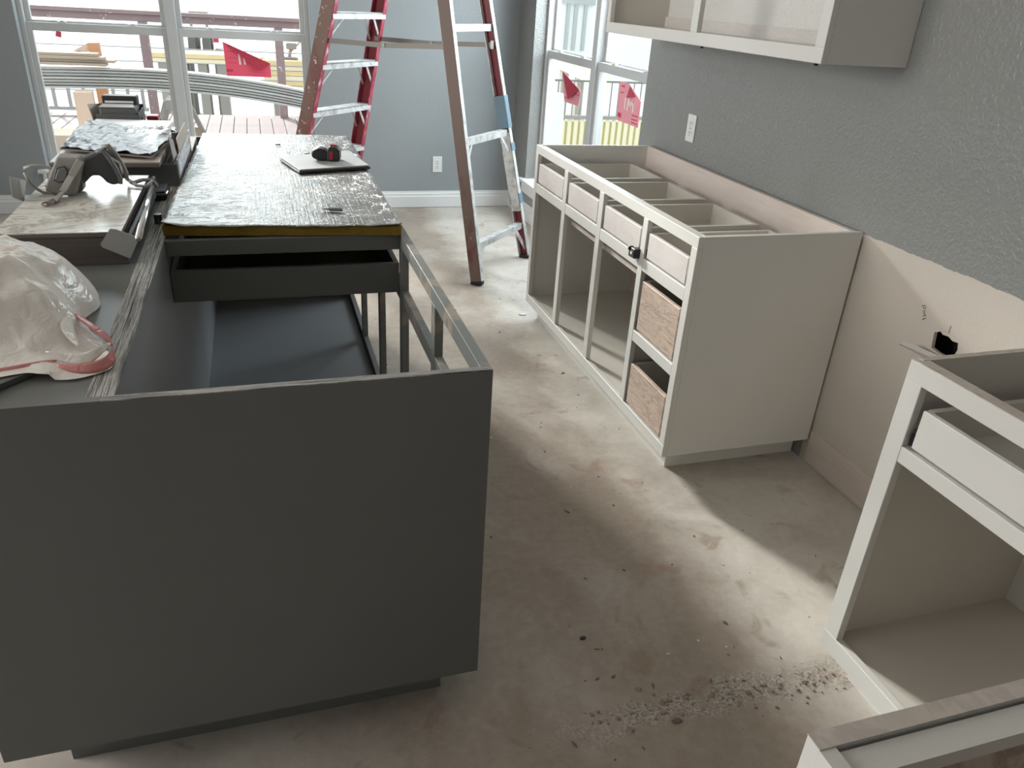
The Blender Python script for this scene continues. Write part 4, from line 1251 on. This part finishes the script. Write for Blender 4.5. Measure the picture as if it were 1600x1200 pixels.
# hinged spreaders
for f1, f2, sg in ((railR1, railL1, 1), (railR2, railL2, -1)):
    a, b_ = f1(1.235) + LU * sg * 0.012, f2(1.208) + LU * sg * 0.012
    mdp = a.lerp(b_, 0.5) + ez * (-0.010)
    sp = put(MB().bar(a, mdp, 0.026, 0.004, ez).bar(mdp, b_, 0.026, 0.004, ez), 'spreader', 'spreader_metal', LD)
    put(MB().tube([mdp - LU * 0.006, mdp + LU * 0.006], 0.012, 10), 'spreader_hinge', 'steel_dark', sp)
    put(MB().obox(a, LU * 0.006, LV * 0.010, ez * 0.022), 'spreader_bracket', 'aluminum_painted', sp)
ap = (railR1(ZTOP) + railL2(ZTOP)) / 2
put(MB().obox(ap + ez * 0.02, LU * 0.20, LV * 0.14, ez * 0.03), 'top_cap', 'ladder_red_inner', LD, bev=0.008)
# splint strapped to the rear rail with blue tape, blue paint above it
for z0, z1, nm in ((0.785, 0.965, 'blue_patch'), (0.655, 0.700, 'tape_band'), (0.345, 0.405, 'tape_band')):
    c = (railR2(z0) + railR2(z1)) / 2; hf = (railR2(z1) - railR2(z0)) / 2
    put(MB().obox(c + uR2 * 0.010, uR2 * 0.022, vR2 * 0.0355, hf), nm, 'painter_tape', wR2, label='pale blue tape')
c = (railR2(0.30) + railR2(0.76)) / 2; hf = (railR2(0.76) - railR2(0.30)) / 2
put(MB().obox(c + uR2 * 0.030, uR2 * 0.004, vR2 * 0.028, hf), 'splint', 'aluminum_painted', wR2)
c = (railR1(0.12) + railR1(0.50)) / 2; hf = (railR1(0.50) - railR1(0.12)) / 2
put(MB().obox(c + uR1 * 0.032 - vR1 * 0.0, uR1 * 0.003, vR1 * 0.030, hf), 'splint', 'aluminum_painted', wR1)

# ------------------------------------------------------------------ bits on the floor
mb = MB()
rnd = random.Random(11)
for k in range(150):
    x = rnd.uniform(0.36, 1.55); y = rnd.uniform(-0.5, 2.6)
    if x > 1.2 and (y > 0.78 or y < -0.1): continue
    r = rnd.choice([0.0012, 0.0015, 0.002, 0.0025, 0.0035]) * rnd.uniform(0.7, 1.3)
    a = rnd.uniform(0, 6.28); l = r * rnd.uniform(1.0, 3.2)
    u = Vector((math.cos(a), math.sin(a), 0)); w = Vector((-u.y, u.x, 0))
    mb.prism([Vector((x, y, 0.0003)) + u * l * math.cos(t) * rnd.uniform(0.5, 1.2) + w * r * math.sin(t) * rnd.uniform(0.5, 1.2) for t in (0, 1.1, 2.3, 3.3, 4.2, 5.2)], (0, 0, r * 0.5))
put(mb, 'floor_crumbs', 'strap_brown', kind='stuff', label='dark crumbs and shavings strewn over the concrete floor', cat='debris')
mb = MB()
for k in range(34):
    x = rnd.uniform(0.36, 1.5); y = rnd.uniform(-0.4, 2.6)
    if x > 1.2 and (y > 0.78 or y < -0.1): continue
    r = rnd.uniform(0.0015, 0.004)
    a = rnd.uniform(0, 6.28)
    u = Vector((math.cos(a), math.sin(a), 0)); w = Vector((-u.y, u.x, 0))
    mb.prism([Vector((x, y, 0.0003)) + u * r * 1.5 * math.cos(t) * rnd.uniform(0.4, 1.2) + w * r * 0.9 * math.sin(t) * rnd.uniform(0.4, 1.2) for t in (0, 1.1, 2.3, 3.3, 4.2, 5.2)], (0, 0, r * 0.4))
put(mb, 'floor_flakes', 'paper_white', kind='stuff', label='pale paint flakes strewn over the concrete floor', cat='debris')
mb = MB()
for k in range(120):
    x = rnd.uniform(0.55, 1.30); y = -0.125 + rnd.gauss(0, 0.022) - 0.02 * math.sin(x * 7)
    r = rnd.choice([0.002, 0.003, 0.003, 0.004, 0.005, 0.007]) * rnd.uniform(0.7, 1.2)
    if x > 1.225: continue
    ring = lambda q, zz: [Vector((x + math.cos(t) * r * q * rnd.uniform(0.75, 1.25), y + math.sin(t) * r * q * rnd.uniform(0.75, 1.25), zz)) for t in (0, 1, 2, 3.1, 4.2, 5.3)]
    a_, b_ = ring(1.0, 0.0002), ring(0.6, r * 0.7)
    mb.add(a_ + b_, [(i, (i + 1) % 6, 6 + (i + 1) % 6, 6 + i) for i in range(6)] + [(6, 7, 8, 9, 10, 11)])
put(mb, 'floor_grit', 'grit_brown', kind='stuff', label='gritty ridge of brown crumbs across the concrete floor', cat='debris')
for (px, py, s, mt_, lb_) in ((911, 997, 0.010, 'black_plastic', 'black chip on the floor between island and corner cabinet'),
                              (817, 492, 0.022, 'paper_white', 'white torn scrap on the floor at the cabinet corner'),
                              (1058, 1127, 0.016, 'tile_body', 'brown clod on the floor near the bottom edge')):
    c = at_z(px, py, 0.0)
    a = rnd.uniform(0, 3)
    pts = [c + Vector((math.cos(a + t) * s * rnd.uniform(0.6, 1.3), math.sin(a + t) * s * 0.6 * rnd.uniform(0.6, 1.3), 0.0005)) for t in (0, 1, 2, 3.1, 4.2, 5.3)]
    put(MB().prism(pts, (0, 0, 0.004)), 'floor_scrap', mt_, bev=0.001, label=lb_, cat='scrap')

# ------------------------------------------------------------------ outside: deck, railing, lumber
ZD = -0.03
dk = put(B(-6.0, 1.9, YF + 0.18, 9.30, ZD - 0.20, ZD - 0.03), 'deck', 'deck_joist', kind='structure', label='deck outside the far window')
x = -4.2
proto = None
while x < 1.9:
    if proto is None:
        proto = put(B(0, 0.136, YF + 0.18, 9.34, ZD - 0.03, ZD), 'plank', 'deck_wood', dk, bev=0.003)
        proto.location = (x, 0, 0)
    else:
        c = proto.copy(); COL.objects.link(c); c.parent = dk; c.location = (x, 0, 0)
    x += 0.143
put(B(-40, 40, YF + 0.4, 70, -0.75, -0.70), 'ground', 'bright_ground', kind='structure', label='bright bare yard beyond the deck')
RL = root('deck_railing', (-0.8, 9.2, ZD), 'brown deck railing with thin cables beyond the far window', 'railing')
put(B(-5.5, 1.85, 9.13, 9.27, 1.06, 1.10), 'top_rail', 'rail_brown', RL, bev=0.004)
put(B(-5.5, 1.85, 9.17, 9.21, 0.985, 1.06), 'sub_rail', 'rail_brown', RL, bev=0.004)
for x in (-5.0, -3.8, -2.66, -1.235, 0.243, 1.5):
    put(B(x - 0.048, x + 0.048, 9.15, 9.25, ZD, 0.985), 'rail_post', 'rail_brown', RL, bev=0.004)
for z in (0.24, 0.40, 0.565, 0.715, 0.85):
    put(MB().tube([(-5.4, 9.2, z), (1.8, 9.2, z)], 0.007, 6), 'cable', 'cable', RL)
put(B(-5.4, -1.3, 9.16, 9.24, 0.02, 0.06), 'bottom_rail', 'cable', RL)
for k in range(22):
    x = -4.6 + k * 0.155
    put(B(x - 0.018, x + 0.018, 9.185, 9.215, 0.06, 0.40), 'baluster', 'cable', RL)

# bowed white trim boards across saw horses, tan boards on top
ORD = ('lowest', 'second lowest', 'third lowest', 'middle', 'third highest', 'second highest', 'topmost')


def bow(x):
    t = (x + 1.05) / 1.35
    return 0.755 - (0.125 * t * t if t > 0 else 0.03 * t * t)


for k in range(7):
    mb = MB(); vs_ = []; fs_ = []
    n_ = 24; x0, x1 = -2.9 + 0.05 * (k % 3), 1.55 - 0.07 * (k % 4)
    y0 = 6.05 + 0.012 * ((k * 5) % 3); zo = 0.0235 * k - 0.125
    for i in range(n_ + 1):
        x = x0 + (x1 - x0) * i / n_
        z = bow(x) + zo
        vs_ += [(x, y0, z), (x, y0 + 0.14, z), (x, y0 + 0.14, z + 0.015), (x, y0, z + 0.015)]
    for i in range(n_):
        a = 4 * i
        fs_ += [(a, a + 4, a + 5, a + 1), (a + 1, a + 5, a + 6, a + 2), (a + 2, a + 6, a + 7, a + 3), (a + 3, a + 7, a + 4, a)]
    fs_ += [(0, 1, 2, 3), (4 * n_ + 3, 4 * n_ + 2, 4 * n_ + 1, 4 * n_)]
    put(mb.add(vs_, fs_), 'trim_board', 'trim_board', label=ORD[k] + ' bowed white trim board across the saw horses outside', cat='board', group='bowed white trim boards outside')
for k, (xe, zz, yy) in enumerate(((-1.19, 0.020, 6.02), (-1.13, 0.043, 6.05), (-1.20, 0.066, 6.03), (-1.25, 0.088, 6.07))):
    put(B(-2.9, xe, yy, yy + 0.12, 0.795 + zz - 0.014, 0.795 + zz + 0.005), 'tan_board', 'tan_board', label=('lowest', 'second lowest', 'second highest', 'topmost')[k] + ' tan board on the white trim boards outside', cat='board', group='tan boards outside')


def sawhorse(x, y, label):
    r = root('saw_horse', (x, y, ZD), label, 'saw horse', 'saw horses on the deck')
    put(B(x - 0.04, x + 0.04, y - 0.40, y + 0.40, 0.52, 0.60), 'beam', 'gray_weathered', r, bev=0.003)
    for sy in (-0.33, 0.33):
        for sx in (-1, 1):
            put(MB().bar((x + sx * 0.04, y + sy, 0.58), (x + sx * 0.27, y + sy * 1.1, ZD + 0.005), 0.07, 0.035, (0, 1, 0)), 'leg', 'gray_weathered', r)
        put(B(x - 0.16, x + 0.16, y + sy - 0.012, y + sy + 0.012, 0.20, 0.28), 'leg_brace', 'tan_board', r)


sawhorse(-0.72, 6.10, 'grey saw horse under the middle of the trim boards')
sawhorse(-2.35, 6.12, 'grey saw horse under the left end of trim boards')
LP = root('lumber_bracket', (-1.30, 6.5, ZD), 'orange timber post with a slanting brace outside the window', 'timber')
put(MB().prism([at_y(136, 67, 6.5), at_y(153, 67, 6.5), at_y(172, 168, 6.5), at_y(155, 168, 6.5)], (0, 0.09, 0)), 'post', 'orange_lumber', LP)
put(MB().prism([at_y(137, 67, 6.52), at_y(140, 79, 6.52), at_y(120, 90, 6.52), at_y(100, 92, 6.52), at_y(98, 88, 6.52)], (0, 0.07, 0)), 'brace', 'peach_lumber', LP)
put(MB().prism([at_y(116, 80, 6.48), at_y(124, 80, 6.48), at_y(125, 92, 6.48), at_y(117, 92, 6.48)], (0, 0.05, 0)), 'block', 'rail_brown', LP)
put(MB().bar(at_y(163, 160, 6.55), Vector((at_y(163, 160, 6.55).x + 0.05, 6.55, ZD)), 0.09, 0.09, (1, 0, 0)), 'post_foot', 'orange_lumber', LP)
pw = at_y(131, 150, 5.9)
put(B(pw.x - 0.075, pw.x + 0.055, 5.9, 6.02, ZD, 0.62), 'peach_post', 'peach_lumber', bev=0.004, label='pale peach post under the left end of boards', cat='timber')
put(B(-1.62, -1.26, 5.25, 5.55, ZD, 0.40), 'plywood_box', 'peach_lumber', bev=0.004, label='pale plywood box outside below the left pane', cat='box')

# lumber piles in the yard
for (x0, x1, y0, z0, nm) in ((-1.46, -0.30, 11.0, 0.40, 'yellow lumber pile in the yard behind the railing'), (0.02, 1.7, 10.4, 0.02, 'pale yellow lumber pile beyond the right deck post')):
    r = root('lumber_pile', ((x0 + x1) / 2, y0 + 0.3, -0.70), nm, 'lumber', 'lumber piles in the yard')
    z = z0
    k = 0
    while z < 0.52:
        for j in range(3):
            put(B(x0 + 0.03 * ((k + j) % 3), x1 - 0.04 * ((k * 2 + j) % 3), y0 + j * 0.22, y0 + j * 0.22 + 0.20, z, z + 0.058), 'beam', 'yellow_lumber' if k % 2 else 'yellow_lumber_pale', r)
        z += 0.064; k += 1
    for j in range(4):
        xx = x0 + 0.2 + j * (x1 - x0 - 0.4) / 3
        put(B(xx - 0.06, xx + 0.06, y0 + 0.02, y0 + 0.62, -0.70, z0), 'support_block', 'gray_weathered', r)
TRc = root('tractor', (-1.05, 13.2, -0.70), 'grey wheeled machine standing beyond the lumber pile', 'machine')
for (cxp, cyp) in ((301, 72), (323, 72)):
    for dy in (0, 1.1):
        c = at_y(cxp, cyp, 13.0) + Vector((0, dy, 0))
        put(MB().tube([c - Vector((0.055, 0, 0)), c + Vector((0.055, 0, 0))], 0.16, 16), 'wheel', 'tire', TRc)
c0, c1 = at_y(298, 57, 13.3), at_y(327, 61, 13.3)
put(B(c0.x + 0.12, c1.x - 0.12, 13.1, 14.2, c1.z, c0.z), 'chassis', 'machine_gray', TRc, bev=0.02)
c2 = at_y(312, 50, 13.4)
put(MB().box(c2.x - 0.14, c2.x - 0.10, 13.4, 13.5, c0.z, c2.z + 0.25).box(c2.x + 0.10, c2.x + 0.14, 13.4, 13.5, c0.z, c2.z + 0.25).box(c2.x - 0.10, c2.x + 0.10, 13.4, 13.5, c0.z + 0.05, c0.z + 0.12).box(c2.x - 0.14, c2.x + 0.14, 13.4, 13.9, c2.z + 0.25, c2.z + 0.30), 'cab', 'machine_gray', TRc)
put(B(c2.x + 0.20, c2.x + 0.28, 13.3, 13.45, c1.z - 0.05, c1.z + 0.06), 'fender', 'sticker_print', TRc)
for dx in (-0.25, 0.25):
    put(B(c2.x + dx - 0.06, c2.x + dx + 0.06, 13.1, 14.2, -0.70, c1.z - 0.2), 'support', 'tire', TRc)
CJ = root('hand_crank_jack', (at_y(440, 90, 10.7).x, 10.7, 0.53), 'grey stand with a slanting handle on the pale lumber', 'tool')
e0, e1, e2 = at_y(452, 88, 10.7), at_y(455, 72, 10.7), at_y(472, 62, 10.7)
put(MB().obox(Vector((e0.x, 10.7, 0.545)), (0.11, 0, 0), (0, 0.08, 0), (0, 0, 0.012)), 'base_plate', 'machine_gray', CJ)
put(MB().tube([Vector((e0.x, 10.7, 0.55)), e1], 0.022, 8), 'stem', 'machine_gray', CJ)
put(MB().obox(e1, (0.07, 0, 0), (0, 0.05, 0), (0, 0, 0.04)), 'head', 'machine_gray', CJ, bev=0.01)
put(MB().tube([Vector((e0.x, 10.7, 0.60)), e2], 0.012, 6), 'handle', 'machine_gray', CJ)

# ------------------------------------------------------------------ outside the side window
FN = root('picket_fence', (4.2, 8.0, -0.7), 'pale slat fence with dark gaps outside the side window', 'fence')
zr = at_y(905, 182, 8.0).z
for k in range(44):
    x = 2.2 + k * 0.085
    put(B(x, x + 0.052, 8.0, 8.03, -0.7, zr - 0.04), 'slat', 'yellow_lumber_pale', FN)
put(B(2.15, 6.0, 8.03, 8.06, -0.7, zr - 0.06), 'backing', 'lime_grass', FN)
put(B(2.15, 6.0, 7.98, 8.06, zr - 0.03, zr + 0.01), 'fence_rail', 'gray_weathered', FN)
zt2 = at_y(905, 128, 8.0).z
put(B(2.15, 6.0, 8.0, 8.03, zt2, zt2 + 0.02), 'fence_rail', 'fence_metal', FN)
for k in range(36):
    x = 2.2 + k * 0.10
    put(B(x, x + 0.010, 8.008, 8.020, zr + 0.01, zt2), 'picket', 'fence_metal', FN)
pp = at_y(872, 165, 7.2)
put(B(pp.x - 0.10, pp.x + 0.08, 7.2, 7.35, -0.7, pp.z + 0.12), 'gate_pillar', 'house_white', bev=0.01, label='white block pillar left of the slat fence', cat='pillar')
NH = root('neighbor_house', (9.0, 20.0, -0.7), 'pale neighbouring house wall outside the side window', 'house')
put(B(3.0, 22.0, 20.0, 20.3, -0.7, 8.0), 'wall', 'house_white', NH)
w0, w1 = at_y(888, 6, 19.9), at_y(913, 80, 19.9)
fr = put(MB().box(w0.x, w0.x + 0.09, 19.93, 20.0, w1.z, w0.z).box(w1.x - 0.09, w1.x, 19.93, 20.0, w1.z, w0.z)
         .box((w0.x * 0.55 + w1.x * 0.45) - 0.05, (w0.x * 0.55 + w1.x * 0.45) + 0.05, 19.93, 20.0, w1.z, w0.z).box(w0.x - 0.2, w1.x + 0.2, 19.9, 20.0, w0.z, w0.z + 0.14), 'window', 'cable', NH)
put(B(w0.x + 0.09, w1.x - 0.09, 19.985, 19.99, w1.z, w0.z), 'pane', 'house_white', fr)
b0_, b1_ = at_y(878, 96, 12.0), at_y(932, 122, 11.0)
YB_ = root('timber_beam', (b0_.x, 12.0, -0.7), 'pale yellow timber beam on posts beyond the side window', 'timber')
put(MB().bar(b0_ - (b1_ - b0_) * 0.3, b1_ + (b1_ - b0_) * 0.25, 0.22, 0.14, (0, 0, 1)), 'beam', 'yellow_lumber_pale', YB_)
for t in (0.1, 0.55, 1.0):
    q = b0_.lerp(b1_, t)
    put(B(q.x - 0.06, q.x + 0.06, q.y - 0.06, q.y + 0.06, -0.7, q.z - 0.08), 'post', 'gray_weathered', YB_)
